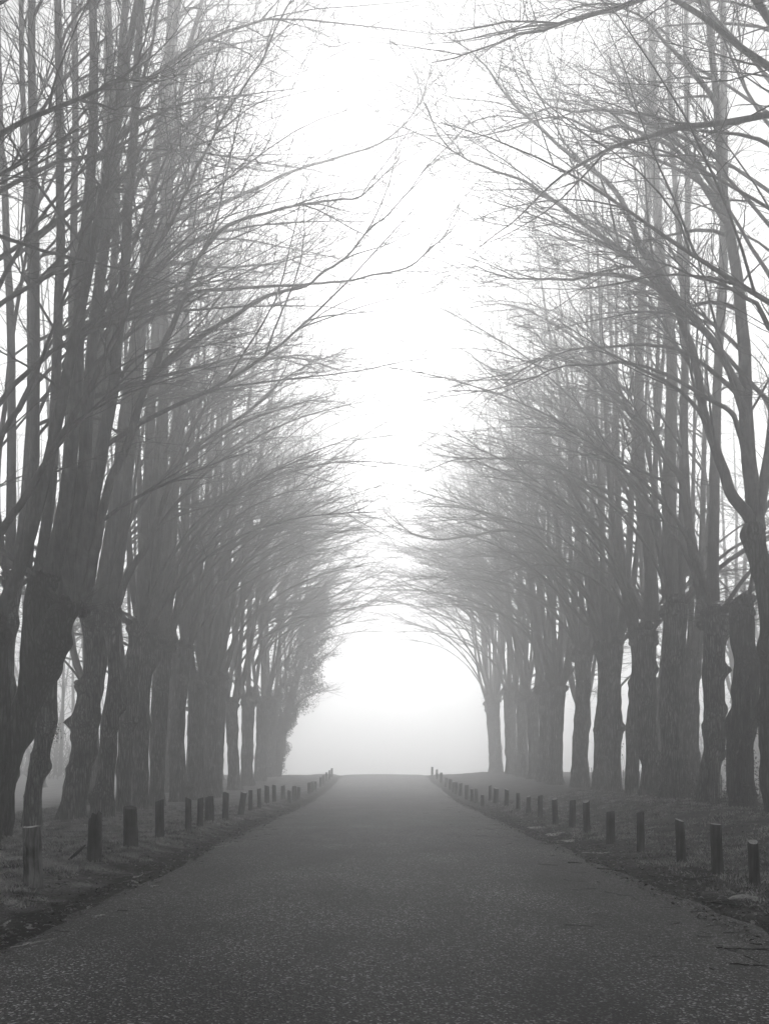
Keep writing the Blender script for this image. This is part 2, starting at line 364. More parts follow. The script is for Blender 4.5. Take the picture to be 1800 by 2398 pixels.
def limb_parts(path, rad, rng, bias, n_br, blen, parent, dens=1.0, t0=0.2, name='limb', sides=9, mat=None):
    """ONE limb: its own wood with its side branches, and its twigs as a sub-part. bias = road-side direction (x,y)"""
    P = path[None]; R = rad[None]
    mb = MB(); mb.add(*tubes(P, R, sides))
    tw = MB()
    if n_br > 0:
        t = t0 + (0.98 - t0) * (np.arange(n_br) + rng.random(n_br)) / n_br
        S, T, i = at_t(P, np.zeros(n_br, int), t); Rp = R[0, i]
        vert = T[:, 2] > 0.55
        az0 = math.atan2(bias[1], bias[0])
        az = np.where(rng.random(n_br) < 0.72, az0 + rng.normal(0, 0.7, n_br), rng.uniform(-math.pi, math.pi, n_br))
        cz = np.cos(az - az0); reach = np.where(cz > 0, 0.75 + 0.85 * cz, 0.7)
        hv = np.stack([np.cos(az), np.sin(az), np.zeros(n_br)], -1)
        el = np.radians(rng.uniform(38, 66, n_br))[:, None]
        D1 = np.cos(el) * hv + np.sin(el) * np.array([0, 0, 1.0])
        sd = norm(np.cross(T, np.array([0, 0, 1.0])) + 1e-6) * np.where(rng.random(n_br) < 0.5, -1, 1)[:, None]
        aa = np.radians(rng.uniform(22, 48, n_br))[:, None]
        D2 = norm(np.cos(aa) * T + np.sin(aa) * norm(sd + np.array([0, 0, 0.35]) + 0.3 * rng.normal(size=(n_br, 3))))
        D = np.where(vert[:, None], D1, D2)
        L = rng.uniform(blen[0], blen[1], n_br) * np.where(vert, (1.1 - 0.35 * t) * reach, 1.1 - 0.5 * t)
        K = 10
        PB = grow_paths(S, D, L, K, rng, 0.13, 0.06, 0.095, 0.06)
        rb = np.clip(Rp * 0.42, 0.011, 0.05) * np.clip(L / 4.0, 0.6, 1.25)
        RB = np.maximum(rb[:, None] * np.linspace(1, 0.14, K)[None] ** 1.15, 0.0045)
        mb.add(*tubes(PB, RB, 5))
        # forks of the branches
        nf = np.maximum(1, np.round(L * 0.7).astype(int))
        S, Df, Rp2, tt, idx = spawn(PB, RB, nf, rng, 0.2, 0.85, (22, 48))
        LF = L[idx] * (1 - tt) * rng.uniform(0.55, 1.0, len(S)) + 0.5
        PF = grow_paths(S, Df, LF, 8, rng, 0.10, 0.0, 0.10, 0.05)
        RF = (Rp2 * 0.6)[:, None] * np.linspace(1, 0.2, 8)[None]; RF = np.maximum(RF, 0.004)
        mb.add(*tubes(PF, RF, 4))
        add_twigs(tw, PB, RB, L, rng, dens, 0.25)
        add_twigs(tw, PF, RF, LF, rng, dens, 0.15)
    # the tip divides into long fine ends
    nt_ = 5; tt = rng.uniform(0.62, 0.99, nt_); S, T, i = at_t(P, np.zeros(nt_, int), tt)
    Dt = norm(T + 0.33 * rng.normal(size=(nt_, 3)) + np.array([0, 0, 0.06])); Lt = rng.uniform(1.4, 3.4, nt_)
    PT = grow_paths(S, Dt, Lt, 9, rng, 0.04, 0.15, 0.10); RT = np.maximum(np.minimum(R[0, i], 0.03)[:, None] * 0.75 * np.linspace(1, 0.15, 9)[None], 0.004)
    mb.add(*tubes(PT, RT, 4)); add_twigs(tw, PT, RT, Lt, rng, dens * 1.2, 0.1)
    # twigs right at the limb's own tip
    half = path[len(path) // 2:][None]; hr = rad[len(path) // 2:][None]
    ll = np.array([np.linalg.norm(np.diff(half[0], axis=0), axis=1).sum()])
    add_twigs(tw, half, hr, ll, rng, dens * 0.9, 0.1)
    o = obj(name, mb.mesh(name), mat or M_LIMB, parent)
    obj('twigs', tw.mesh('twigs'), M_TWIG, o, kind='stuff')
    return o

def trunk_mesh(lines, rng, rings=64, sides=34, flare=True, burls=(), lump=0.09):
    """lines: list of (n,4) arrays x,y,z,r in the tree's own space"""
    mb = MB(); off = Vector(rng.uniform(-50, 50, 3))
    for li, ln in enumerate(lines):
        q = resample(ln, rings); C = q[:, :3]; R = np.maximum(q[:, 3], 0.02)
        ang = np.arange(sides) * 2 * math.pi / sides
        ph = rng.uniform(0, 6.28)
        dirs = np.stack([np.cos(ang), np.sin(ang), np.zeros(sides)], -1)
        V = np.empty((rings, sides, 3))
        for k in range(rings):
            h = C[k, 2]
            for s in range(sides):
                p = Vector(C[k] + dirs[s] * R[k])
                n1 = mnoise.noise(p * 1.3 + off); n2 = mnoise.noise(p * 3.4 + off * 2); n3 = mnoise.noise(Vector((p.x * 9, p.y * 9, p.z * 2.2)) + off)
                r = R[k] * (1 + lump * 1.4 * n1 + lump * 0.9 * n2 * abs(n2) * 2 + 0.035 * n3)
                if flare and li == 0:
                    r += R[0] * 0.34 * max(0, math.cos(2.5 * ang[s] + ph)) ** 2 * math.exp(-max(h, 0) / 0.28)
                V[k, s] = C[k] + dirs[s] * r
        for (bx, by, bz, br, amp) in burls:
            d = V - np.array([bx, by, bz]); g = np.exp(-(d ** 2).sum(-1) / (br * br))
            outw = norm(V - C[:, None, :]); V += outw * (amp * g)[..., None]
        VV = V.reshape(-1, 3)
        k, s = np.meshgrid(np.arange(rings - 1), np.arange(sides), indexing='ij'); b = k * sides; s2 = (s + 1) % sides
        Q = np.stack([b + s, b + s2, b + sides + s2, b + sides + s], -1).reshape(-1, 4)
        top = np.vstack([VV, C[-1] + np.array([0, 0, R[-1] * 0.35])])
        s = np.arange(sides); T = np.stack([(rings - 1) * sides + s, (rings - 1) * sides + (s + 1) % sides, np.full(sides, len(VV))], -1)
        mb.add(top, Q, T)
    return mb.mesh('trunk')

_ico = None
def ico():
    global _ico
    if _ico is None:
        import bmesh
        bm = bmesh.new(); bmesh.ops.create_icosphere(bm, subdivisions=2, radius=1.0)
        V = np.array([v.co[:] for v in bm.verts]); T = np.array([[v.index for v in f.verts] for f in bm.faces]); bm.free(); _ico = (V, T)
    return _ico

def lumps_mesh(centres, radii, rng, name='pollard_head'):
    V0, T0 = ico(); mb = MB()
    for c, r in zip(centres, radii):
        o_ = Vector(rng.uniform(-50, 50, 3)); V = V0.copy()
        dsp = np.array([1 + 0.34 * mnoise.noise(Vector(v) * 1.6 + o_) + 0.25 * mnoise.noise(Vector(v) * 3.6 + o_) for v in V0])
        V = V * dsp[:, None] * r * np.array([1, 1, rng.uniform(0.8, 1.15)]) + c
        mb.add(V, None, T0)
    return mb.mesh(name)

def head_parts(root, c, r, rng, n=20, sprout=60):
    cs, rs = [], []
    for k in range(n):
        a_ = rng.uniform(0, 6.28); u = rng.uniform(0.6, 1.0)
        cs.append(np.array([c[0] + math.cos(a_) * r * u, c[1] + math.sin(a_) * r * u, c[2] + rng.uniform(-0.9, 0.35) * r])); rs.append(r * rng.uniform(0.16, 0.42))
    cs.append(np.array(c)); rs.append(r * 0.8)
    hd = obj('pollard_head', lumps_mesh(cs, rs, rng), M_HEAD, root)
    if sprout:
        a_ = rng.uniform(0, 6.28, sprout); dv = np.stack([np.cos(a_), np.sin(a_), rng.uniform(-0.3, 1.0, sprout)], -1)
        S = np.array(c) + norm(dv) * r * 0.8 + np.stack([np.zeros(sprout), np.zeros(sprout), rng.uniform(-1.0, 0.3, sprout) * r], -1)
        P = grow_paths(S, dv, rng.uniform(0.3, 1.1, sprout), 6, rng, 0.08, 0.5, 0.25)
        V, Q = tubes(P, 0.0055 * np.linspace(1, 0.4, 6)[None] * np.ones((sprout, 1)), 3)
        obj('sprouts', make_mesh('sprouts', V, Q), M_TWIG, hd, kind='stuff')
    return hd

def pole_path(S, az, out, tilt, length, rng, K=26, wig=0.02):
    """springs outwards from the head, turns upright within a couple of metres and leans tilt (degrees) after that"""
    P = np.empty((K, 3)); P[0] = S; s = length / (K - 1)
    ta = rng.uniform(0, 6.28); el0, el1 = math.radians(out), math.radians(tilt)
    w = rng.normal(size=2) * 0.3
    for k in range(1, K):
        h = k * s; e_ = el1 + (el0 - el1) * math.exp(-h / 1.6)
        w = 0.8 * w + 0.6 * rng.normal(size=2)
        d = np.array([math.cos(az) * math.sin(e_) + wig * w[0], math.sin(az) * math.sin(e_) + wig * w[1], math.cos(e_)])
        P[k] = P[k - 1] + d / np.linalg.norm(d) * s
    return P

def arch_path(S, az, length, rng, el=64, K=24, end=-6, wig=0.035):
    P = np.empty((K, 3)); P[0] = S; s = length / (K - 1); w = rng.normal(size=3) * 0.2; q = rng.uniform(0.75, 1.25)
    for k in range(1, K):
        t = (k / (K - 1)) ** q
        e_ = math.radians(el + (end - el) * (1 - (1 - t) ** 1.5))
        w = 0.75 * w + 0.7 * rng.normal(size=3)
        d = np.array([math.cos(az) * math.cos(e_), math.sin(az) * math.cos(e_), math.sin(e_)]) + wig * w
        P[k] = P[k - 1] + d / np.linalg.norm(d) * s
    return P

def taper(K, r0, r1, p=0.85): return r0 + (r1 - r0) * np.linspace(0, 1, K) ** p

def crown(root, head, hr, rng, n_pole=6, n_arch=3, n_back=2, dens=1.0, road=0.0, hgt=27.0, br=13, arch_up=0.3, arch_len=(9, 13.5)):
    """procedural limbs on a head; road = direction of the road in the tree's space (radians)"""
    bias = (math.cos(road), math.sin(road))
    for k in range(n_pole):
        az = road + 2 * math.pi * (k + rng.uniform(-0.3, 0.3)) / max(n_pole, 1)
        S = np.array(head) + np.array([math.cos(az), math.sin(az), 0]) * hr * 0.55
        toward = math.cos(az - road)
        L = (hgt - head[2]) * rng.uniform(0.86, 1.05)
        P = pole_path(S, az, rng.uniform(16, 34), rng.uniform(1.5, 5) + 7.0 * max(toward, 0) * rng.random(), L, rng)
        limb_parts(P, taper(26, rng.uniform(0.11, 0.19), 0.02), rng, bias, br, (3.0, 7.0), root, dens, t0=0.18, sides=8)
    for k in range(n_arch):
        az = road + rng.uniform(-0.85, 0.85)
        S = np.array(head) + np.array([math.cos(az), math.sin(az), -0.2]) * hr * 0.6 + np.array([0, 0, rng.uniform(0, arch_up)])
        P = arch_path(S, az, rng.uniform(*arch_len), rng, rng.uniform(68, 84), end=rng.uniform(-8, 22))
        limb_parts(P, taper(24, rng.uniform(0.06, 0.10), 0.012), rng, bias, 8, (2.0, 4.2), root, dens, t0=0.25, sides=7)
    for k in range(n_back):
        az = road + math.pi + rng.uniform(-1.0, 1.0)
        S = np.array(head) + np.array([math.cos(az), math.sin(az), -0.2]) * hr * 0.6
        P = arch_path(S, az, rng.uniform(7, 11), rng, rng.uniform(40, 70), end=rng.uniform(-15, 8))
        limb_parts(P, taper(24, rng.uniform(0.06, 0.10), 0.012), rng, (-bias[0], -bias[1]), 8, (2.0, 4.0), root, dens, t0=0.2, sides=7)

NTH = ['zeroth', 'first', 'second', 'third', 'fourth', 'fifth', 'sixth', 'seventh', 'eighth', 'ninth', 'tenth', 'eleventh', 'twelfth', 'thirteenth',
       'fourteenth', 'fifteenth', 'sixteenth', 'seventeenth', 'eighteenth', 'nineteenth', 'twentieth', 'twenty-first', 'twenty-second', 'twenty-third',
       'twenty-fourth', 'twenty-fifth', 'twenty-sixth', 'twenty-seventh', 'twenty-eighth', 'twenty-ninth', 'thirtieth']
GL, GR = 'pollard trees in the left row of the avenue', 'pollard trees in the right row of the avenue'

def hero_tree(name, d, lines, label, group, seed, head=True, limbs=(), burls=(), extra=(0, 0, 0), road=0.0, dens=1.0, sprout=60, head_scale=1.0, dark_bark=False):
    """a tree traced at its own distance d. lines: list of [(px, py, width_px), ...] from base to head; limbs: (points_px, w0, w1, d_end, n_branches, branch lengths)"""
    rng = rng_of(seed)
    bx, by, bw = lines[0][0]
    base = px3(bx, by, d); gz = float(ground_z(base[0], d)); base[2] = gz
    root = empty(name, base, label, 'tree', group)
    ll = []
    for li, ln in enumerate(lines):
        pts = []
        for k, (x, y, w) in enumerate(ln):
            p = px3(x, y, d); r = w / 2 / F_PX * d * 0.9
            if li == 0 and k == 0: p[2] = gz - 0.25; r *= 0.86
            dy = 0.15 * math.sin(k * 1.3 + seed) * (1 if k else 0)
            p = p * np.array([1, 1, 1]); p[1] += dy
            pts.append(np.append(p - base, r))
        ll.append(np.array(pts))
    bb = []
    for (x, y, r, amp) in burls:
        p = px3(x, y, d) - base; p[1] -= 0.15; k = r / F_PX * d; bb.append((p[0], p[1], p[2], k, 1.45 * amp / F_PX * d))
    for _ in range(7):       # burls that only the surface knows about
        ln = ll[0]; q = ln[rng.integers(1, len(ln))]; a_ = rng.uniform(0, 6.28)
        bb.append((q[0] + math.cos(a_) * q[3], q[1] + math.sin(a_) * q[3], q[2] + rng.uniform(-0.4, 0.4), rng.uniform(0.13, 0.3), rng.uniform(0.06, 0.17)))
    obj('trunk', trunk_mesh(ll, rng, burls=bb), M_TRUNK_DARK if dark_bark else M_TRUNK, root)
    heads = []
    for ln in ll:
        q = ln[-1]; heads.append((q[:3], q[3]))
        if head: head_parts(root, q[:3], q[3] * 1.02 * head_scale, rng, sprout=sprout)
    bias = (math.cos(road), math.sin(road))
    for L in limbs:
        pts, w0, w1, dd, nb, bl = L[:6]; d0 = d + (L[6] if len(L) > 6 else 0.0)
        n = len(pts); P = []
        ph, am = rng.uniform(0, 6.28), rng.uniform(0.15, 0.45)
        for k, (x, y) in enumerate(pts):
            t = k / (n - 1); dk = d0 + dd * t + am * math.sin(ph + 4.5 * t) * t
            w1_ = w1 if w1 > 8 else min(w1, 1.6)
            P.append(np.append(px3(x, y, dk) - base, (w0 + (w1_ - w0) * t ** 0.75) / 2 / F_PX * dk))
        K = max(20, int(len(pts) * 3)); q = resample(np.array(P), K)
        wob = np.cumsum(rng.normal(size=(K, 3)) * 0.012, axis=0); q[:, :3] += wob - np.linspace(0, 1, K)[:, None] * wob[-1]
        dn = dens
        if nb >= 12 and w0 > 22 and len(pts) < 11: nb = int(nb * 0.5)
        elif w0 < 32: nb = int(nb * 1.35); bl = (bl[0] * 1.3, bl[1] * 1.45); dn = dens * 1.2
        limb_parts(q[:, :3], np.maximum(q[:, 3], 0.006), rng, bias, nb, bl, root, dn, t0=0.22 if nb < 12 else 0.15, sides=9)
    np_, na, nb_ = extra
    h, r = heads[0]
    if np_ + na + nb_: crown(root, h, r, rng, np_, na, nb_, dens, road, br=7)
    return root

# ---- the left row
hero_tree('pollard_tree', 18.0, [[(-30, 1980, 66), (-12, 1800, 62), (-6, 1650, 60), (-4, 1520, 56), (-6, 1440, 50)]],
    'dark pollard trunk cut off by the left edge of the picture', GL, 101, dark_bark=True,
    limbs=[([(-30, 1400), (-25, 1300), (0, 1247), (33, 1198), (92, 1106), (135, 1036), (190, 947), (240, 848), (278, 768), (310, 690), (343, 618), (398, 522), (434, 455), (472, 374), (520, 282), (575, 200), (618, 135), (650, 60), (700, -40)], 22, 8, -1.5, 12, (1.4, 3.2)),
           ([(-40, 1410), (-35, 1180), (0, 1024), (47, 937), (80, 865), (108, 789), (141, 695), (173, 598), (192, 522), (215, 420), (232, 320)], 17, 4, -1.5, 7, (1.0, 2.2)),
           ([(-20, 1420), (-40, 1000), (-60, 600), (-70, 200), (-75, -200)], 30, 18, 0.5, 8, (2.5, 5.0))],
    extra=(1, 0, 1))
hero_tree('pollard_tree', 22.2, [[(8, 1945, 50), (14, 1800, 40), (19, 1650, 38), (23, 1480, 37), (27, 1400, 38), (27, 1350, 50)]],
    'slim pollard trunk half hidden behind the big leaning tree at the left edge', GL, 102,
    limbs=[([(20, 1330), (24, 1230), (23, 1100), (20, 900), (16, 700), (9, 500), (0, 300), (-6, 0)], 26, 13, 0.6, 12, (2.5, 5.5)),
           ([(38, 1330), (58, 1180), (68, 1000), (72, 800), (73, 600), (62, 350), (50, 0)], 22, 11, 1.0, 10, (2.5, 5.0)),
           ([(8, 1320), (-6, 1150), (20, 900), (45, 700), (90, 480), (130, 270), (175, 60), (190, -40)], 16, 7, 1.2, 10, (1.5, 3.5))],
    extra=(0, 0, 1), burls=[(20, 1700, 14, 8)])
hero_tree('leaning_pollard_tree', 19.8,
    [[(2, 1958, 64), (10, 1870, 60), (20, 1801, 62), (40, 1711, 67), (70, 1620, 77), (100, 1545, 92), (128, 1480, 84), (152, 1442, 78), (166, 1416, 74)],
     [(68, 1630, 60), (80, 1530, 64), (88, 1440, 64), (92, 1380, 68), (92, 1345, 74)]],
    'thick dark tree leaning towards the road, its trunk forking into two knobbly heads', GL, 103, dark_bark=True,
    limbs=[([(62, 1345), (72, 1230), (80, 1080), (82, 850), (80, 500), (78, 250), (75, -30)], 28, 17, 0.8, 14, (2.5, 5.0)),
           ([(92, 1340), (118, 1180), (130, 1000), (138, 700), (143, 400), (138, 200), (135, -30)], 28, 16, 0.2, 14, (2.5, 5.0)),
           ([(118, 1345), (150, 1200), (168, 1000), (180, 800), (196, 600), (214, 400), (221, 200), (216, -30)], 42, 18, -0.4, 15, (2.5, 5.5)),
           ([(150, 1415), (172, 1290), (193, 1100), (206, 900), (222, 700), (243, 540), (262, 350), (283, 150), (295, -30)], 40, 16, 0.6, 15, (2.5, 5.5)),
           ([(175, 1410), (198, 1250), (228, 1090), (255, 940), (277, 760), (294, 560), (310, 350), (322, 150), (331, -30)], 38, 16, -0.6, 15, (2.5, 5.5)),
           ([(178, 1425), (205, 1370), (222, 1290), (240, 1200), (262, 1110), (300, 1030), (325, 952), (361, 872), (383, 807), (408, 753), (426, 699), (441, 637), (466, 590), (506, 543), (542, 514), (600, 496), (694, 472), (780, 462), (835, 458), (889, 417), (935, 370)], 27, 5, -1.0, 12, (1.2, 2.8)),
           ([(361, 872), (395, 845), (430, 818), (500, 771), (555, 735), (600, 707), (650, 685), (716, 669), (759, 634), (813, 596), (867, 531), (905, 500), (960, 440), (1015, 365)], 15, 4, -1.2, 9, (1.0, 2.2), -0.45),
           ([(424, 705), (445, 690), (500, 684), (600, 677), (694, 672), (800, 660), (870, 645), (954, 629), (1010, 585), (1042, 553), (1075, 477)], 10, 3, -0.6, 9, (0.9, 2.0), -0.65),
           ([(283, 885), (300, 856), (325, 836), (361, 821), (434, 818), (506, 807), (564, 789), (625, 772)], 9, 3, -0.4, 6, (0.7, 1.6), -0.3)],
    extra=(0, 0, 1), road=0.1, burls=[(150, 1500, 22, 8), (60, 1640, 14, 6)])
hero_tree('pollard_tree', 22.9, [[(78, 1938, 58), (83, 1861, 43), (88, 1801, 42), (97, 1741, 46), (105, 1696, 54), (112, 1636, 52), (122, 1560, 46), (132, 1490, 42), (138, 1440, 50)]],
    'narrow pollard trunk with a collar of burls, just right of the leaning tree', GL, 104,
    limbs=[([(130, 1430), (150, 1250), (165, 1000), (172, 700), (176, 400), (176, 100), (174, -30)], 26, 12, 1.5, 12, (2.5, 5.0)),
           ([(150, 1430), (200, 1250), (240, 1000), (262, 700), (274, 400), (262, 150), (250, -30)], 26, 12, 1.5, 12, (2.5, 5.0))],
    extra=(0, 0, 1), burls=[(124, 1688, 14, 11), (88, 1700, 10, 7), (74, 1765, 7, 5), (60, 1865, 6, 4)])
hero_tree('pollard_tree', 26.4, [[(168, 1913, 88), (177, 1856, 64), (187, 1786, 60), (195, 1741, 62), (200, 1693, 68), (210, 1650, 60), (214, 1614, 62), (219, 1560, 54), (220, 1515, 52), (217, 1470, 52), (216, 1440, 60)]],
    'stout pollard trunk with two round burls bulging from its left side', GL, 105,
    limbs=[([(230, 1420), (262, 1230), (284, 1020), (308, 850), (328, 700), (350, 500), (380, 280), (402, 100), (424, -30)], 34, 13, 0.5, 14, (2.5, 5.5)),
           ([(205, 1420), (222, 1200), (232, 900), (236, 600), (250, 300), (252, -30)], 32, 15, 1.0, 13, (2.5, 5.0)),
           ([(314, 800), (330, 690), (352, 620), (385, 520), (410, 380), (434, 163), (461, 54), (485, -40)], 18, 9, -1.0, 10, (1.5, 3.5)),
           ([(347, 640), (412, 613), (475, 620), (542, 624), (650, 613), (721, 591), (760, 560)], 10, 3, -1.2, 8, (0.9, 2.0)),
           ([(340, 580), (380, 573), (488, 558), (596, 564), (705, 588), (802, 607)], 9, 3, -0.5, 8, (0.9, 2.0)),
           ([(345, 560), (396, 520), (488, 488), (596, 445), (667, 412), (759, 380), (900, 331), (980, 250), (1010, 150)], 13, 4, -1.5, 10, (1.2, 2.8))],
    extra=(0, 1, 1), burls=[(160, 1690, 13, 26), (178, 1606, 13, 18), (236, 1680, 14, 6), (166, 1515, 12, 18), (164, 1800, 10, 5)])
hero_tree('pollard_tree', 27.6, [[(235, 1908, 70), (241, 1855, 48), (247, 1800, 46), (253, 1741, 43), (259, 1693, 45), (267, 1636, 38), (270, 1575, 39), (267, 1515, 42), (260, 1470, 50), (257, 1430, 62)]],
    'pollard trunk with swollen foot behind the second roadside post on the left', GL, 106,
    limbs=[([(262, 1410), (275, 1330), (290, 1190), (305, 1060), (322, 900), (336, 717), (347, 572), (370, 300), (392, 120), (402, -30)], 34, 13, 0.4, 14, (2.5, 5.5)),
           ([(276, 1415), (300, 1345), (347, 1269), (375, 1200), (400, 1130), (423, 1079), (450, 1003), (488, 949), (530, 915), (569, 890), (620, 870), (663, 863)], 19, 8, -1.0, 8, (0.8, 1.9)),
           ([(420, 1088), (450, 1055), (488, 1025), (569, 971), (634, 922), (656, 895), (705, 873), (760, 872)], 12, 4, -0.8, 9, (1.0, 2.2), -0.35),
           ([(330, 945), (398, 905), (470, 872), (542, 847), (600, 840), (680, 838), (740, 850), (800, 870)], 13, 4, -0.4, 10, (1.0, 2.4))],
    extra=(0, 1, 1), burls=[(224, 1865, 14, 12), (268, 1862, 9, 7), (273, 1700, 10, 7), (268, 1785, 9, 6)])
hero_tree('pollard_tree', 30.4, [[(287, 1890, 50), (289, 1801, 35), (295, 1711, 40), (303, 1688, 44), (305, 1620, 36), (310, 1545, 38), (318, 1500, 44), (322, 1465, 54)]],
    'slender pollard trunk tucked behind the one with the swollen foot', GL, 107,
    limbs=[([(330, 1445), (336, 1300), (342, 1190), (350, 1000), (362, 800), (376, 600), (384, 400), (398, 180), (405, -30)], 30, 13, 0.5, 13, (2.5, 5.5)),
           ([(345, 1440), (370, 1300), (392, 1150), (425, 1010), (480, 930), (560, 870), (640, 840), (720, 832), (790, 850)], 13, 4, -1, 9, (1.0, 2.5))],
    extra=(1, 2, 1), burls=[(316, 1690, 10, 7)])
hero_tree('pollard_tree', 32.9, [[(330, 1884, 52), (328, 1801, 40), (334, 1711, 38), (337, 1620, 38), (340, 1545, 42), (342, 1490, 54)]],
    'pollard trunk with burls at its foot behind the third roadside post on the left', GL, 108,
    limbs=[([(350, 1470), (368, 1300), (378, 1100), (384, 860), (386, 600), (400, 300), (412, -30)], 32, 14, 0.5, 13, (2.5, 5.5))],
    extra=(2, 3, 1), burls=[(330, 1872, 10, 8), (348, 1700, 9, 6)])
hero_tree('pollard_tree', 35.4, [[(367, 1880, 50), (370, 1801, 38), (373, 1711, 44), (376, 1620, 43), (379, 1545, 46), (380, 1500, 58)]],
    'smooth upright pollard trunk with pale gaps on both sides, behind the fourth left post', GL, 109,
    limbs=[([(388, 1480), (400, 1300), (412, 1100), (425, 900), (440, 600), (455, 300), (470, 60)], 28, 11, 0.3, 13, (2.5, 5.5))],
    extra=(3, 3, 1))
hero_tree('pollard_tree', 39.4, [[(420, 1878, 60), (416, 1771, 42), (419, 1681, 34), (421, 1590, 42), (425, 1520, 52)]],
    'pollard trunk with a single large burl low on its right side', GL, 110, extra=(5, 3, 1), burls=[(438, 1842, 10, 13)])

# ---- the right row
hero_tree('forked_tree', 21.0, [[(1830, 1915, 92), (1818, 1780, 72), (1812, 1650, 66), (1806, 1520, 64), (1798, 1430, 60), (1786, 1340, 52), (1774, 1270, 52), (1768, 1226, 46)]],
    'dark tree forking into tall limbs at the right edge of the picture', GR, 201, head=False, dark_bark=True, road=math.pi,
    limbs=[([(1772, 1245), (1767, 1180), (1760, 1100), (1750, 940), (1742, 820), (1731, 700), (1717, 590), (1700, 500), (1688, 400), (1681, 271), (1666, 108), (1654, -20)], 42, 13, 0.8, 16, (2.0, 4.5)),
           ([(1770, 1240), (1752, 1205), (1716, 1160), (1695, 1100), (1677, 1042), (1655, 963), (1634, 843), (1608, 771), (1590, 724), (1543, 670), (1507, 626), (1453, 583), (1402, 543), (1337, 497), (1270, 450), (1225, 420), (1150, 400), (1080, 370), (1030, 320), (995, 240)], 31, 6, -0.6, 16, (1.5, 3.2)),
           ([(1742, 1060), (1735, 1020), (1717, 966), (1702, 952), (1663, 934), (1598, 894), (1543, 865), (1489, 847), (1435, 840), (1395, 845), (1323, 847), (1272, 865), (1200, 890), (1140, 907), (1080, 912), (1010, 918)], 14, 4, -1.2, 12, (0.9, 2.0)),
           ([(1744, 960), (1728, 926), (1706, 898), (1655, 858), (1608, 829), (1579, 814), (1543, 807), (1496, 804), (1417, 811), (1373, 811), (1326, 825), (1272, 843), (1200, 876), (1120, 890), (1050, 908)], 14, 4, -0.6, 12, (0.9, 2.0)),
           ([(1736, 925), (1724, 898), (1670, 796), (1626, 735), (1590, 692), (1554, 645), (1525, 626), (1482, 619), (1420, 630), (1380, 640), (1320, 632)], 21, 4, -0.9, 10, (0.9, 2.2)),
           ([(1575, 704), (1561, 695), (1518, 663), (1453, 645), (1402, 643), (1355, 655), (1272, 655), (1218, 652), (1160, 640), (1105, 618)], 16, 4, -0.9, 12, (0.9, 2.0), -0.5),
           ([(1596, 735), (1560, 670), (1530, 620), (1505, 590), (1490, 550), (1475, 515), (1442, 450), (1377, 390), (1312, 352), (1236, 282), (1182, 228), (1144, 173), (1095, 119), (1020, 70)], 22, 6, 0.9, 12, (1.2, 2.8)),
           ([(1684, 290), (1670, 233), (1605, 152), (1551, 92), (1497, 33), (1421, 5), (1360, -15)], 16, 7, -0.6, 8, (1.2, 2.5)),
           ([(1690, 470), (1640, 395), (1600, 350), (1545, 310), (1490, 270), (1405, 255), (1345, 265), (1290, 250), (1240, 262), (1170, 258)], 14, 4, 0.7, 10, (1.0, 2.4)),
           ([(1700, 520), (1655, 455), (1612, 380), (1560, 332), (1500, 310), (1442, 292), (1390, 305), (1330, 275), (1270, 272), (1190, 300), (1110, 318), (1040, 312)], 13, 4, -0.5, 10, (1.0, 2.4)),
           ([(1768, 1230), (1790, 1120), (1812, 980), (1825, 800), (1830, 500), (1828, 200), (1820, -30)], 30, 14, 0.4, 10, (2.0, 4.0))],
    extra=(0, 0, 1))
hero_tree('stub_topped_tree', 24.2, [[(1737, 1862, 80), (1735, 1771, 66), (1740, 1696, 66), (1743, 1620, 63), (1746, 1545, 60), (1744, 1500, 60), (1740, 1446, 62), (1735, 1415, 58)]],
    'thick ivy-footed trunk ending in a bare knobbly stub, second from the right edge', GR, 202, road=math.pi, dark_bark=True,
    limbs=[([(1752, 1405), (1764, 1340), (1775, 1250), (1790, 1120), (1800, 900), (1806, 600)], 12, 6, 1.2, 6, (1.0, 2.4))], sprout=140)
hero_tree('pollard_tree', 27.0, [[(1653, 1880, 74), (1661, 1801, 53), (1667, 1756, 51), (1670, 1693, 57), (1675, 1636, 54), (1673, 1575, 56), (1670, 1515, 53), (1670, 1480, 56), (1670, 1435, 66)]],
    'bumpy pollard trunk with a big round burl halfway up its right side', GR, 203, road=math.pi,
    limbs=[([(1655, 1410), (1640, 1370), (1619, 1281), (1607, 1205), (1592, 1120), (1558, 1078), (1525, 1020), (1478, 970), (1453, 937), (1417, 908), (1395, 883), (1355, 854), (1300, 830), (1240, 800)], 27, 6, -0.6, 10, (1.2, 2.8)),
           ([(1672, 1410), (1674, 1250), (1676, 1100), (1681, 934), (1688, 753), (1694, 560), (1696, 300), (1690, -20)], 28, 15, 0.5, 15, (2.5, 5.0)),
           ([(1640, 1400), (1612, 1250), (1600, 1050), (1600, 850), (1590, 600), (1570, 300), (1560, 0)], 22, 10, 1.5, 12, (2.0, 4.5))],
    extra=(0, 2, 3), burls=[(1694, 1572, 12, 13), (1700, 1660, 14, 5), (1690, 1770, 10, 6), (1648, 1700, 10, 6)], sprout=140)
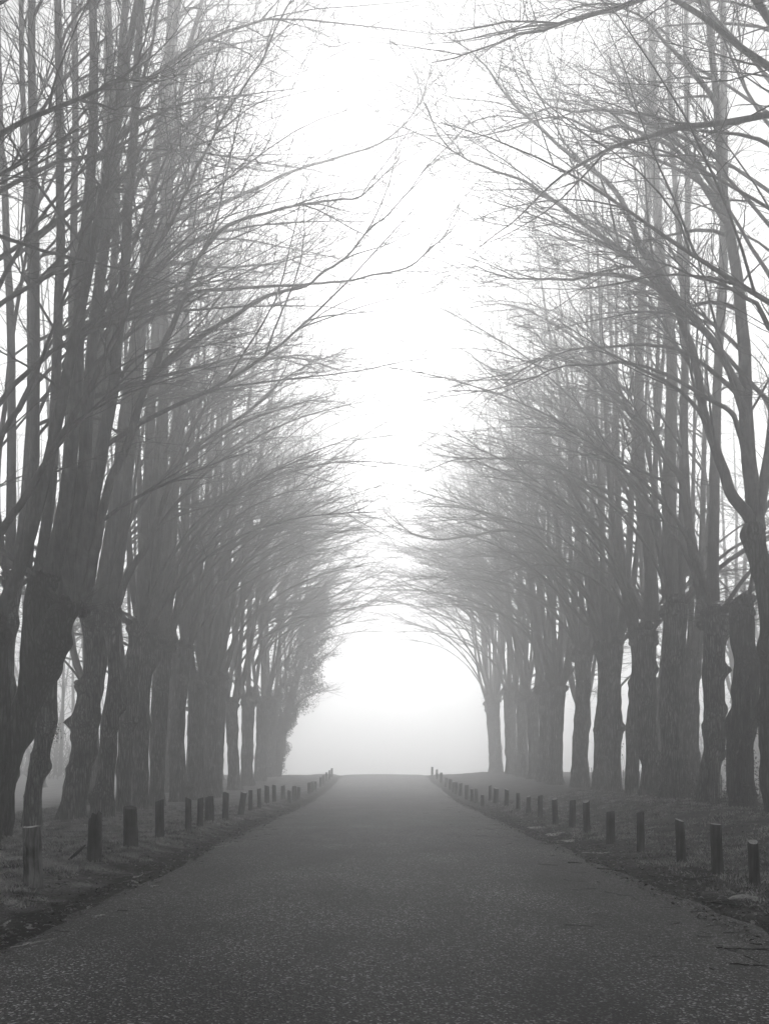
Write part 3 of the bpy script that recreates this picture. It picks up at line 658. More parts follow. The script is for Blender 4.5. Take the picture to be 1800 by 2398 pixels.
hero_tree('pollard_tree', 30.5, [[(1577, 1864, 86), (1571, 1786, 60), (1571, 1741, 53), (1571, 1666, 62), (1574, 1605, 53), (1577, 1530, 56), (1577, 1470, 58), (1577, 1420, 66)]],
    'wide-footed pollard trunk with ivy creeping round its base, fourth from the right edge', GR, 204, road=math.pi,
    limbs=[([(1572, 1395), (1568, 1250), (1563, 1130), (1568, 1006), (1570, 825), (1549, 645), (1537, 500), (1530, 300), (1524, 50)], 40, 15, 0.4, 15, (2.5, 5.5)),
           ([(1590, 1395), (1598, 1250), (1600, 1000), (1604, 700), (1610, 400), (1606, 0)], 26, 11, 1.2, 13, (2.5, 5.0)),
           ([(1556, 1400), (1545, 1300), (1530, 1150), (1500, 1020), (1440, 900), (1360, 800), (1270, 740), (1180, 712), (1100, 720)], 16, 5, -1.0, 11, (1.0, 2.6))],
    extra=(0, 2, 3), burls=[(1545, 1790, 12, 8), (1602, 1655, 14, 7), (1540, 1690, 12, 6)])
hero_tree('pollard_tree', 33.0, [[(1517, 1866, 56), (1520, 1801, 44), (1520, 1771, 50), (1517, 1696, 46), (1514, 1636, 52), (1508, 1575, 50), (1508, 1515, 58), (1508, 1480, 68)]],
    'pollard trunk with a ring-like burl below its middle, behind the fourth right post', GR, 205, road=math.pi,
    limbs=[([(1528, 1455), (1526, 1350), (1515, 1230), (1502, 1120), (1496, 1020), (1497, 898), (1500, 789), (1505, 680), (1512, 560), (1520, 400), (1524, 150)], 33, 13, 0.3, 15, (2.5, 5.5)),
           ([(1500, 1450), (1469, 1383), (1436, 1335), (1420, 1287), (1405, 1257), (1375, 1220), (1345, 1170), (1296, 1107), (1204, 1085), (1117, 1077), (1063, 1077), (998, 1104)], 19, 5, -1.0, 11, (1.0, 2.5)),
           ([(1480, 1180), (1440, 1090), (1380, 1010), (1320, 990), (1260, 975), (1215, 962)], 11, 4, -0.8, 7, (0.9, 2.0)),
           ([(1470, 1160), (1420, 1060), (1350, 1015), (1280, 1002), (1222, 986)], 11, 4, -0.4, 7, (0.9, 2.0))],
    extra=(1, 2, 2), burls=[(1542, 1770, 9, 8), (1500, 1772, 9, 6)])
hero_tree('pollard_tree', 35.2, [[(1477, 1866, 42), (1481, 1771, 34), (1484, 1696, 37), (1491, 1620, 33), (1494, 1540, 36), (1492, 1490, 46)]],
    'thin pollard trunk pressed against the left of the ring-burled one', GR, 206, road=math.pi, extra=(3, 3, 1), burls=[(1466, 1712, 9, 6)])
hero_tree('pollard_tree', 38.6, [[(1438, 1860, 48), (1438, 1771, 37), (1439, 1705, 44), (1436, 1620, 36), (1432, 1560, 44), (1430, 1510, 58)]],
    'pollard trunk with a pointed burl on its right, right one of a touching pair', GR, 207, road=math.pi,
    limbs=[([(1422, 1490), (1385, 1420), (1345, 1360), (1312, 1320), (1252, 1262), (1182, 1240), (1110, 1252), (1040, 1262), (985, 1256), (945, 1235), (900, 1199)], 12, 4, -1.0, 10, (1.0, 2.4)),
           ([(1418, 1500), (1383, 1530 - 60), (1312, 1393), (1252, 1332), (1182, 1287), (1133, 1265), (1060, 1250)], 11, 4, 0.3, 9, (1.0, 2.2))],
    extra=(6, 2, 3), burls=[(1460, 1705, 9, 8)])
hero_tree('pollard_tree', 40.6, [[(1400, 1857, 42), (1404, 1771, 27), (1405, 1705, 32), (1408, 1636, 28), (1413, 1560, 32), (1410, 1510, 44)]],
    'slim pollard trunk with a hooked broken branch, left one of a touching pair', GR, 208, road=math.pi, extra=(3, 3, 1), burls=[(1392, 1710, 7, 5)])
hero_tree('pollard_tree', 45.5, [[(1357, 1848, 56), (1357, 1771, 41), (1360, 1696, 41), (1363, 1620, 38), (1366, 1560, 42), (1366, 1520, 56)]],
    'hazy pollard trunk standing alone left of the touching pair on the right', GR, 209, road=math.pi, extra=(5, 4, 1))

# ---- prototypes for the hazier trees further on: copied with all their parts
def proto_tree(seed, h=5.6, r=0.42, **kw):
    rng = rng_of(seed)
    root = empty('hazy_pollard_tree', (0, 0, 0))
    lx, ly = rng.uniform(-0.35, 0.35, 2)
    ln = np.array([[0, 0, -0.3, r * 1.35], [0, 0, 0.5, r * 1.02], [lx * .3, ly * .3, h * .35, r * .92], [lx * .7, ly * .6, h * .7, r * .95], [lx, ly, h, r * 1.15]])
    bb = []
    for _ in range(9):
        q = ln[rng.integers(1, 5)]; a_ = rng.uniform(0, 6.28)
        bb.append((q[0] + math.cos(a_) * q[3], q[1] + math.sin(a_) * q[3], q[2] + rng.uniform(-0.6, 0.6), rng.uniform(0.15, 0.3), rng.uniform(0.05, 0.14)))
    obj('trunk', trunk_mesh([ln], rng, rings=44, sides=24, burls=bb), M_TRUNK, root)
    head_parts(root, (lx, ly, h), r * 1.2, rng, sprout=40)
    crown(root, (lx, ly, h), r * 1.2, rng, **kw)
    return root

def copy_tree(o, parent=None):
    c = o.copy(); COL.objects.link(c); c.parent = parent
    for ch in o.children: copy_tree(ch, c)
    return c

PROTO = [proto_tree(300 + k, h=5.4 + 0.35 * (k % 3), r=0.38 + 0.04 * (k % 3), n_pole=6, n_arch=4, n_back=1, br=6, arch_up=4.5, dens=0.62, hgt=26 + (k % 2) * 1.5) for k in range(5)]
PROTO.append(proto_tree(350, h=6.0, r=0.46, n_pole=6, n_arch=9, n_back=2, br=13, arch_up=9.0, dens=1.15, hgt=27, arch_len=(11, 15)))  # dense wide crown, shaped to shade the near road; also ends the rows
_used = [False] * len(PROTO)
def place(k, x, y, rz, sc, label, group, name='hazy_pollard_tree'):
    k = k % (len(PROTO) - 1) if k < 100 else len(PROTO) - 1
    if not _used[k]: o = PROTO[k]; _used[k] = True
    else: o = copy_tree(PROTO[k])
    o.name = name
    o.location = (x, y, float(ground_z(x, y))); o.rotation_euler = (0, 0, rz); o.scale = (sc, sc, sc)
    o['label'] = label; o['category'] = 'tree'; o['group'] = group
    return o
rr = random.Random(5)
# left row beyond the burled tree: pixel column of each foot
for i, px in enumerate([453, 482, 512, 545, 578, 607, 634]):
    d = 9.3 * F_PX / (VPX - px); x = -9.3 + rr.uniform(-0.3, 0.3)
    place(100 if i > 4 else i, x, d, rr.uniform(-0.3, 0.3), rr.uniform(0.98, 1.1), 'hazy pollard tree in the left row, %s beyond the one with the low burl' % NTH[i + 1], GL)
for i, px in enumerate([1308, 1275, 1243, 1214, 1190, 1168, 1150]):
    d = 10.2 * F_PX / (px - VPX); x = 10.2 + rr.uniform(-0.3, 0.3)
    place(100 if i > 4 else i + 3, x, d, math.pi + rr.uniform(-0.3, 0.3), rr.uniform(1.04, 1.16), 'hazy pollard tree in the right row, %s beyond the one standing alone' % NTH[i + 1], GR)
# an outer line of trees close behind the far half of each row: pale trunks in the gaps
for i, (x, y) in enumerate([(-12.6, 37), (-12.9, 43.5), (-12.4, 50), (-12.8, 57), (-12.5, 65)]):
    place(i + 1, x, y, rr.uniform(-0.6, 0.6), rr.uniform(0.9, 1.02), 'pale tree close behind the left row, showing in its gaps, %s from the camera' % NTH[i + 1], 'outer trees behind the left row', 'outer_avenue_tree')
for i, (x, y) in enumerate([(13.1, 36.5), (13.4, 42.5), (13.0, 49.5), (13.3, 57), (13.0, 66)]):
    place(i + 2, x, y, math.pi + rr.uniform(-0.6, 0.6), rr.uniform(0.9, 1.02), 'pale tree close behind the right row, showing in its gaps, %s from the camera' % NTH[i + 1], 'outer trees behind the right row', 'outer_avenue_tree')
# trees beside and just ahead of the camera: only their limbs reach into the picture
hero_tree('pollard_tree', 14.2, [[(-420, 2023, 120), (-415, 1800, 90), (-405, 1550, 84), (-400, 1300, 100)]],
    'near tree out of frame whose dark bough enters the top left corner', GL, 111,
    limbs=[([(-390, 1270), (-330, 1000), (-220, 620), (-110, 420), (0, 314), (81, 271), (190, 228), (271, 187), (320, 152), (352, 103), (372, 96)], 22, 4, -1.0, 7, (0.5, 1.4)),
           ([(188, 229), (230, 238), (271, 247), (320, 250), (362, 254)], 7, 3.5, -0.1, 2, (0.3, 0.7), -0.75),
           ([(-390, 1280), (-300, 950), (-150, 560), (-60, 450), (0, 407), (60, 363), (92, 314), (130, 266)], 18, 4, -0.6, 6, (0.5, 1.4))], extra=(3, 0, 1))
hero_tree('pollard_tree', 15.5, [[(2230, 1950, 120), (2220, 1800, 90), (2200, 1550, 84), (2180, 1300, 100)]],
    'near tree out of frame whose dark boughs enter at the upper right', GR, 211, road=math.pi,
    limbs=[([(2160, 1270), (2100, 900), (2000, 520), (1900, 300), (1800, 268), (1713, 287), (1605, 298), (1524, 320), (1442, 347), (1377, 380), (1312, 418), (1269, 455), (1204, 515), (1133, 569)], 24, 2.5, -1.2, 10, (0.5, 1.5)),
           ([(2160, 1270), (2050, 700), (1900, 250), (1750, -20), (1640, -50), (1510, -8), (1442, 19), (1366, 35), (1280, 65), (1225, 70), (1160, 98), (1073, 130), (1010, 146)], 24, 2.5, -1.0, 10, (0.5, 1.5)),
           ([(2160, 1270), (2080, 850), (1980, 450), (1880, 230), (1800, 163), (1730, 108), (1660, 49), (1577, 0), (1500, -40)], 26, 9, 0.8, 7, (0.8, 2.0)),
           ([(2160, 1275), (2060, 1000), (1920, 860), (1800, 767), (1771, 717), (1735, 692), (1688, 666), (1626, 645), (1561, 619), (1507, 605), (1440, 600)], 18, 4, 0.8, 9, (0.6, 1.6))], extra=(3, 0, 1))

for i, (x, y) in enumerate([(-9.4, 11.0), (-9.6, 7.0), (-9.2, 3.0), (-9.5, -1.5), (-9.2, -7.0)]):  # rows carried on past the frame, added to shade the near fog
    place(100, x, y, rr.uniform(-0.35, 0.35) + (0.15 if i % 2 else -0.2), rr.uniform(0.98, 1.06), 'spreading tree added out of frame for shade in the left row, %s back from the leaning tree' % NTH[i + 3], GL, 'pollard_tree')
for i, (x, y) in enumerate([(10.0, 11.5), (10.2, 7.5), (10.1, 3.0), (9.8, -2.0), (10.0, -7.0)]):  # the same on the right: trees added for their shade on the foreground
    place(100, x, y, math.pi + rr.uniform(-0.35, 0.35), rr.uniform(0.98, 1.06), 'spreading tree added out of frame for shade in the right row, %s back from the forked tree' % NTH[i + 3], GR, 'pollard_tree')

# ------------------------------------------------------------------ roadside posts
def post(px, ytop, ybase, w, X, seed, label, group, lean=0.0, bare=False, cut=0.5, ragged=0.0, knots=2):
    rng = rng_of(seed)
    d = abs(X) * F_PX / abs(px - VPX)
    gz = float(ground_z(X, d)); h = (ybase - ytop) / F_PX * d; r = w / 2 / F_PX * d
    h = min(max(h, 0.5), 0.95); r = min(max(r, 0.07), 0.14)
    sides, rings = 20, 10; ang = np.arange(sides) * 2 * math.pi / sides
    lob = 1 + 0.07 * np.cos(2 * ang + rng.uniform(0, 6)) + 0.05 * np.cos(3 * ang + rng.uniform(0, 6)) + 0.035 * rng.normal(size=sides)
    split = rng.integers(0, sides); lob[split] *= 0.80
    zz = np.concatenate([[-0.25], np.linspace(0, h, rings - 1)])
    kz, ka = rng.uniform(0.2, 0.9, knots) * h, rng.uniform(0, 6.28, knots)
    V = np.empty((rings, sides, 3)); slope = rng.uniform(-0.03, 0.03, 2)
    for k, z in enumerate(zz):
        rr_ = r * lob * (1.06 - 0.10 * max(z, 0) / h + 0.02 * rng.normal(size=sides))
        for q in range(knots): rr_ = rr_ + 0.018 * np.exp(-((z - kz[q]) / 0.05) ** 2 - (np.angle(np.exp(1j * (ang - ka[q]))) / 0.5) ** 2)
        V[k, :, 0] = np.cos(ang) * rr_ + lean * max(z, 0); V[k, :, 1] = np.sin(ang) * rr_ + 0.15 * lean * z
        V[k, :, 2] = z + (slope[0] * np.cos(ang) + slope[1] * np.sin(ang)) * (z / h if z > 0 else 0)
    V[-1, :, 2] += ragged * np.abs(rng.normal(size=sides)) * 0.8 - ragged * 0.4
    inner = V[-1].copy(); c = V[-1].mean(0); inner = c + (V[-1] - c) * 0.93; inner[:, 2] += 0.006
    k, s = np.meshgrid(np.arange(rings - 1), np.arange(sides), indexing='ij'); b = k * sides; s2 = (s + 1) % sides
    Q = np.stack([b + s, b + s2, b + sides + s2, b + sides + s], -1).reshape(-1, 4)
    s = np.arange(sides); s2 = (s + 1) % sides; t0 = (rings - 1) * sides
    Q2 = np.stack([t0 + s, t0 + s2, t0 + sides + s2, t0 + sides + s], -1)
    VV = np.vstack([V.reshape(-1, 3), inner])
    o = obj('wooden_post', make_mesh('wooden_post', VV, np.vstack([Q, Q2])), M_POST_BARE if bare else M_POST, label=label, cat='post', group=group)
    o.location = (X, d, gz); o.rotation_euler = (0, 0, 0)
    tv = np.vstack([inner, c + np.array([0, 0, 0.004])]); T = np.stack([s, s2, np.full(sides, sides)], -1)
    obj('cut_top', make_mesh('cut_top', tv, None, T, False), M_CUT if cut > 0.4 else M_POST, o)
    return o, d, r, h

def zl(x, y): return x * 0.5422, 1350 + y * 0.5422
LP = [(145, 1105, 1360, 78), (408, 1058, 1252, 58), (565, 1028, 1195, 60), (690, 985, 1148, 36), (813, 982, 1120, 28), (864, 975, 1094, 24), (904, 953, 1063, 38), (972, 949, 1063, 26),
      (1040, 942, 1038, 28), (1082, 932, 1020, 18), (1119, 921, 1005, 18), (1152, 912, 993, 20), (1185, 907, 978, 18), (1223, 911, 968, 17), (1250, 909, 961, 17), (1270, 895, 957, 20), (1289, 892, 945, 14),
      (1335, 881, 930, 12), (1348, 880, 926, 12), (1360, 880, 921, 12), (1384, 868, 908, 10), (1396, 862, 902, 10), (1410, 856, 894, 10), (1422, 848, 888, 9), (1432, 842, 880, 9)]
RP = [(1600, 1137, 1325, 30), (1440, 1074, 1285, 48), (1282, 1054, 1240, 30), (1105, 1030, 1200, 32), (975, 1024, 1160, 34), (874, 984, 1120, 30), (810, 975, 1092, 26), (737, 965, 1075, 24),
      (672, 946, 1042, 20), (621, 946, 1020, 19), (578, 930, 1005, 18), (527, 917, 990, 18), (480, 917, 982, 22), (456, 905, 972, 15), (422, 911, 962, 16), (397, 902, 962, 16), (378, 904, 958, 14),
      (356, 882, 945, 18), (327, 880, 935, 16), (310, 880, 930, 13), (298, 881, 925, 12), (284, 868, 915, 14), (266, 865, 905, 12), (244, 848, 892, 11), (226, 842, 884, 10), (206, 838, 876, 10)]
GPL, GPR = 'wooden posts along the left verge', 'wooden posts along the right verge'
LLAB = {0: 'thick pale weathered post with a long dark split, nearest on the left verge', 1: 'ragged-topped dark post with a splinter leaning at its foot',
        2: 'stout bark-covered post, third from the camera on the left verge', 3: 'narrow knotty post, fourth from the camera on the left verge',
        6: 'noticeably thick post, seventh from the camera on the left verge', 8: 'tilted post leaning to the right, ninth from the camera on the left verge'}
RLAB = {0: 'short dark post nearest the right edge of the picture', 1: 'thick bark-covered post with a pale flat top and brushwood at its foot',
        2: 'slim knotty post, third from the right edge of the picture', 4: 'post with a bright pale cut top, fifth from the camera on the right verge'}
for i, (x, t, b_, w) in enumerate(LP):
    px, yt = zl(x, t); _, yb = zl(x, b_)
    d0 = 1.6 * F_PX / (yb - HORY); X = (px - VPX) / F_PX * d0
    X = max(-4.75, min(-3.95, X)) if i < 14 else -4.2
    o, d, r, h = post(px, yt, yb, w * 0.5422, X, 400 + i, LLAB.get(i, 'round wooden post, %s from the camera on the left verge' % NTH[i + 1]), GPL,
         lean=0.14 if i == 8 else rr.uniform(-0.03, 0.03), bare=(i == 0), cut=0.2 if i in (1, 2, 3) else 0.5, ragged=0.07 if i == 1 else 0.008)
    if i == 1:
        P = np.array([[-0.42, -0.05, 0.0], [-0.30, -0.05, 0.10], [-0.13, -0.04, 0.26]]); P = resample(P, 6)[None]
        V, Q = tubes(P, np.array([[0.012, 0.022, 0.026, 0.026, 0.022, 0.01]]), 6)
        obj('splinter', make_mesh('splinter', V, Q), M_POST, o)
for i, (x, t, b_, w) in enumerate(RP):
    px, yt = zl(x, t); px += 900; _, yb = zl(x, b_)
    d0 = 1.6 * F_PX / (yb - HORY); X = (px - VPX) / F_PX * d0
    X = max(4.0, min(4.9, X)) if i < 14 else 4.2
    post(px, yt, yb, w * 0.5422, X, 500 + i, RLAB.get(i, 'round wooden post, %s from the camera on the right verge' % NTH[i + 1]), GPR,
         lean=-0.05 if i < 3 else rr.uniform(-0.03, 0.03), cut=0.9)

# ------------------------------------------------------------------ paling fence behind the right row
fx = 14.6
fence = empty('paling_fence', (fx, 30.0, float(ground_z(fx, 30.0))), 'low fence of thin upright stakes and wire behind the right-hand trees', 'fence')
pv = None
for k in range(60):
    y = 27.0 + k * 0.62; rng = rng_of(600 + k % 6)
    if k < 6:
        r = 0.028 + 0.006 * rng.random(); P = np.array([[0, 0, -0.1], [0.01, 0, 0.4], [rng.normal() * 0.03, 0, 0.84]])
        V, Q = tubes(resample(P, 5)[None], np.full((1, 5), r), 7); me = make_mesh('stake', V, Q); me.materials.append(M_POST)
        pv = (pv or []) + [me]
    o = obj('stake', pv[k % 6], None, fence)
    o.location = Vector((rr.uniform(-0.05, 0.05), y - 30.0, float(ground_z(fx, y)) - fence.location.z)); o.scale = (1, 1, rr.uniform(0.86, 1.1))
for hz in (0.25, 0.6):
    ysw = np.linspace(26.8, 64, 60); P = np.stack([np.full(60, 0.03), ysw - 30, ground_z(np.full(60, fx), ysw) + hz - fence.location.z], -1)
    V, Q = tubes(P[None], np.full((1, 60), 0.004), 4); obj('wire', make_mesh('wire', V, Q), M_WIRE, fence)

# ------------------------------------------------------------------ second rows and the hazy wood beyond the fields
for i, (x, y) in enumerate([(-22.5, 56), (-24, 71)]):
    place(i, x, y, rr.uniform(0, 6.28), rr.uniform(0.85, 1.0), 'pale foggy tree in the field left of the avenue, %s from the camera' % NTH[i + 1], 'foggy trees beyond the left row')
for i, (x, y) in enumerate([(23, 44), (23.5, 57), (25, 72)]):
    place(i + 2, x, y, rr.uniform(0, 6.28), rr.uniform(0.85, 1.0), 'pale foggy tree behind the fence right of the avenue, %s from the camera' % NTH[i + 1], 'foggy trees beyond the right row')

def far_wood(name, x0, x1, y0, y1, n, seed, label):
    """a distant wood that reads as one mass: bare stems, boughs and a scrubby underwood"""
    rng = rng_of(seed); mb = MB()
    X = rng.uniform(x0, x1, n); Y = rng.uniform(y0, y1, n); Z = ground_z(X, Y); H = rng.uniform(10, 20, n)
    S = np.stack([X, Y, Z - 0.2], -1); D = np.stack([rng.normal(0, .05, n), rng.normal(0, .05, n), np.ones(n)], -1)
    P = grow_paths(S, D, H, 8, rng, 0, 0, 0.03); R = rng.uniform(0.14, 0.3, n)[:, None] * np.linspace(1, 0.12, 8)[None]
    mb.add(*tubes(P, R, 5))
    S, D, Rp, t, idx = spawn(P, R, np.full(n, 14), rng, 0.12, 0.98, (30, 60), 0.2, 0.3)
    L = rng.uniform(2, 5.5, len(S)) * (1.1 - 0.6 * t); P1 = grow_paths(S, D, L, 6, rng, 0.1, 0.2, 0.12); R1 = (Rp * 0.35)[:, None] * np.linspace(1, 0.25, 6)[None]
    mb.add(*tubes(P1, R1, 3))
    S, D, Rp, t, idx = spawn(P1, R1, np.full(len(S), 3), rng, 0.15, 1, (30, 60), 0.4)
    P2 = grow_paths(S, D, rng.uniform(0.8, 2.4, len(S)), 3, rng, 0.05, 0.2, 0.2); mb.add(*tubes(P2, np.full((len(S), 3), 0.016), 3))
    m = n * 36                                   # underwood
    X = rng.uniform(x0, x1, m); Y = rng.uniform(y0, y1, m); Z = ground_z(X, Y)
    P = grow_paths(np.stack([X, Y, Z], -1), np.stack([rng.normal(0, .5, m), rng.normal(0, .5, m), np.ones(m)], -1), rng.uniform(2, 7, m), 4, rng, 0, 0, 0.2)
    mb.add(*tubes(P, np.linspace(0.05, 0.016, 4)[None] * np.ones((m, 1)), 3))
    obj(name, mb.mesh(name), M_LIMB, kind='stuff', label=label, cat='wood')
far_wood('distant_wood', -80, -25, 66, 104, 56, 701, 'grey mass of bare trees in the fog beyond the left field')
far_wood('distant_wood', 27, 82, 62, 104, 60, 702, 'grey mass of bare trees in the fog beyond the right-hand fence')

# ------------------------------------------------------------------ ivy
def leaf_cards(C, Nrm, size, rng):
    """small folded leaves (two triangles each, bent along the midrib)"""
    n = len(C); a_ = norm(np.cross(Nrm, rng.normal(size=(n, 3)))); b_ = np.cross(Nrm, a_); s = size[:, None]
    V = np.stack([C - a_ * s, C + b_ * s * 0.6 + Nrm * s * 0.25, C + a_ * s, C - b_ * s * 0.6 + Nrm * s * 0.25], 1).reshape(-1, 3)
    i = np.arange(n) * 4; T = np.concatenate([np.stack([i, i + 1, i + 2], -1), np.stack([i, i + 2, i + 3], -1)])
    return V, T

def ivy_tree(x, y):
    rng = rng_of(801); gz = float(ground_z(x, y))
    root = empty('ivy_clad_tree', (x, y, gz), 'tree smothered in ivy at the far end of the left row', 'tree', GL)
    ln = np.array([[0, 0, -0.3, 0.55], [0.1, 0, 1, 0.42], [0.6, 0, 4, 0.36], [1.7, 0, 8, 0.3], [2.9, 0, 12, 0.2], [3.6, 0, 15, 0.12]])
    obj('trunk', trunk_mesh([ln], rng, rings=40, sides=20), M_TRUNK, root)
    for k in range(7):
        z = rng.uniform(4, 13); c = np.array([np.interp(z, ln[:, 2], ln[:, 0]), 0, z])
        P = arch_path(c, rng.uniform(-0.9, 0.9), rng.uniform(6, 11), rng, rng.uniform(20, 55), end=rng.uniform(-5, 35))
        limb_parts(P, taper(24, 0.075, 0.012), rng, (1, 0), 7, (1.5, 3.5), root, 0.7, sides=6)
    for k in range(4):
        P = pole_path(np.array([0.5 + k * .5, rng.normal() * .4, 4 + 2.5 * k]), rng.uniform(0, 6.28), 25, 6, 15, rng)
        limb_parts(P, taper(26, 0.12, 0.02), rng, (1, 0), 10, (2, 5), root, 0.7, sides=6)
    n = 40000; z = 15.5 * rng.random(n) ** 0.85 + 0.2
    cx = np.interp(z, ln[:, 2], ln[:, 0]); a_ = rng.uniform(0, 6.28, n)
    rad = (0.55 + 1.25 * sstep(2.5, 9, z) - 1.2 * sstep(12, 15.5, z)) * 1.2 * (1 + 0.6 * vnoise(a_ * 1.3, z * 0.9, 5) + 0.5 * vnoise(a_ * 3.1, z * 2.3, 6)) * np.sqrt(rng.uniform(0.12, 1.0, n))
    C = np.stack([cx + np.cos(a_) * rad, np.sin(a_) * rad, z], -1)
    V, T = leaf_cards(C, norm(np.stack([np.cos(a_), np.sin(a_), 0.6 * np.ones(n)], -1) + 0.5 * rng.normal(size=(n, 3))), rng.uniform(0.05, 0.09, n), rng)
    obj('ivy', make_mesh('ivy', V, None, T, False), M_IVY, root, kind='stuff')
ivy_tree(-9.0, 71.5)

def ivy_on(root, cx, cy, r, z1, n, seed, spread=0.25):
    """ivy leaves on the foot of a trunk (tree's own space)"""
    rng = rng_of(seed); z = z1 * rng.random(n) ** 1.7; a_ = rng.uniform(0, 6.28, n)
    rad = r * (1.12 + 0.6 * np.exp(-z / 0.3)) + rng.uniform(0, 0.07, n) + spread * rng.random(n) * np.exp(-z / 0.25)
    keep = vnoise(a_ * 1.6, z * 1.8, seed) > -0.15 + 0.5 * z / z1
    C = np.stack([cx + np.cos(a_) * rad, cy + np.sin(a_) * rad, z], -1)[keep]; a_ = a_[keep]; m = len(C)
    V, T = leaf_cards(C, norm(np.stack([np.cos(a_), np.sin(a_), 0.5 * np.ones(m)], -1) + 0.4 * rng.normal(size=(m, 3))), rng.uniform(0.02, 0.045, m), rng)
    obj('ivy', make_mesh('ivy', V, None, T, False), M_IVY, root, kind='stuff')
for o in list(COL.objects):
    lb = o.get('label', '')
    if 'ivy-footed' in lb: ivy_on(o, 0, 0, 0.42, 2.6, 2600, 811)
    elif 'ivy creeping' in lb: ivy_on(o, 0, 0, 0.5, 1.4, 1800, 812, 0.5)
    elif 'bumpy pollard' in lb: ivy_on(o, 0, 0, 0.42, 0.8, 700, 813, 0.5)
    elif 'right one of a touching' in lb: ivy_on(o, 0.05, 0, 0.4, 2.2, 700, 814)
    elif 'collar of burls' in lb:      # the tuft of dead leaves hanging from the collar
        rng = rng_of(815); n = 90; c = px3(130, 1715, 22.9) - np.array(o.location)
        C = c + rng.normal(size=(n, 3)) * np.array([0.10, 0.08, 0.20]); V, T = leaf_cards(C, norm(rng.normal(size=(n, 3))), rng.uniform(0.02, 0.045, n), rng)
        obj('dead_leaves', make_mesh('dead_leaves', V, None, T, False), M_LITTER, o, kind='stuff')

# ------------------------------------------------------------------ grass, litter and fallen sticks
def scatter(n, x0, x1, y0, y1, rng, p=1.6):
    y = y0 + (y1 - y0) * rng.random(n) ** p; x = x0 + (x1 - x0) * rng.random(n); return x, y

def grass(name, n, x0, x1, y0, y1, seed, hgt, thr, label):
    rng = rng_of(seed); x, y = scatter(n, x0, x1, y0, y1, rng)
    keep = (vnoise(x * 1.1, y * 0.9, 31) + 0.6 * vnoise(x * 3.7, y * 3.1, 32) + 1.2 * sstep(3.9, 4.6, np.abs(x)) - 1.2) > thr - 0.5 * rng.random(n)
    x, y = x[keep], y[keep]; m = len(x); z = ground_z(x, y) - 0.004
    h = rng.uniform(0.35, 1.0, m) * hgt * (1.0 + 0.9 * np.maximum(vnoise(x * 2.3, y * 2.0, 33), 0)); a_ = rng.uniform(0, 6.28, m); w = rng.uniform(0.004, 0.009, m) * (1 + y / 14)
    B = np.stack([x, y, z], -1); s = np.stack([np.cos(a_), np.sin(a_), np.zeros(m)], -1) * w[:, None]
    tip = B + np.stack([rng.normal(0, 0.6, m) * h, rng.normal(0, 0.6, m) * h, h], -1)
    V = np.stack([B - s, B + s, tip], 1).reshape(-1, 3); i = np.arange(m) * 3
    obj(name, make_mesh(name, V, None, np.stack([i, i + 1, i + 2], -1), False), M_GRASS, kind='stuff', label=label, cat='grass')
grass('grass', 140000, -13.0, -3.8, 6.5, 36, 901, 0.07, -0.1, 'short worn grass on the left verge around the posts')
grass('grass', 60000, 3.9, 13.0, 8.0, 40, 902, 0.07, 0.1, 'sparse rough grass on the right verge below the trees')

def litter(name, n, seed, label):
    rng = rng_of(seed)
    xs_, ys_ = [], []
    for (x0, x1, y0, y1, f) in [(4.1, 12.5, 8, 40, 0.55), (3.3, 4.4, 6, 45, 0.2), (-4.5, -3.2, 6, 40, 0.15), (-12, -6, 10, 38, 0.10)]:
        x, y = scatter(int(n * f), x0, x1, y0, y1, rng, 1.4); xs_.append(x); ys_.append(y)
    x = np.concatenate(xs_); y = np.concatenate(ys_); m = len(x)
    z = np.maximum(ground_z(x, y), np.where(np.abs(x) < 3.6, road_z(x, y), -9)) + 0.012
    nr = norm(np.stack([rng.normal(0, .45, m), rng.normal(0, .45, m), np.ones(m)], -1))
    V, T = leaf_cards(np.stack([x, y, z], -1), nr, rng.uniform(0.012, 0.04, m), rng)
    obj(name, make_mesh(name, V, None, T, False), M_LITTER, kind='stuff', label=label, cat='leaf litter')
litter('leaf_litter', 19000, 903, 'dead leaves strewn over the verges and gutters')

def stick(pts_px, rad, label, mat, seed, name='fallen_stick', forks=0, group='fallen sticks along the road edges'):
    """a stick lying on the ground through the given pixels"""
    rng = rng_of(seed); P = []
    for (x, y) in pts_px:
        d = CAMZ * F_PX / (y - HORY); X = (x - VPX) / F_PX * d
        P.append((X, d))
    P = np.array(P); q = resample(np.column_stack([P, np.zeros(len(P))]), 10)
    z = np.maximum(ground_z(q[:, 0], q[:, 1]), np.where(np.abs(q[:, 0]) < 3.65, road_z(q[:, 0], q[:, 1]), -9)) + rad * 0.8
    q[:, 2] = z; q[1:-1] += rng.normal(size=(8, 3)) * np.array([0.008, 0.02, 0.0])
    base = q[0].copy(); mb = MB(); mb.add(*tubes((q - base)[None], (rad * np.linspace(1, 0.5, 10))[None], 6))
    for f in range(forks):
        i = rng.integers(2, 8); dv = norm(q[i + 1] - q[i]) + rng.normal(size=3) * np.array([0.6, 0.6, 0.15]); dv[2] = abs(dv[2]) * 0.3
        p = grow_paths((q[i] - base)[None], dv[None], np.array([rng.uniform(0.15, 0.4)]), 5, rng, 0.3, 0.0, 0.15); mb.add(*tubes(p, (rad * 0.5 * np.linspace(1, 0.4, 5))[None], 5))
    o = obj(name, mb.mesh(name), mat, label=label, cat='stick', group=group); o.location = base
    return o
def LB(x, y): return x * 0.3614, 1900 + y * 0.3614
def RB_(x, y): return 1200 + x * 0.3614, 1900 + y * 0.3614
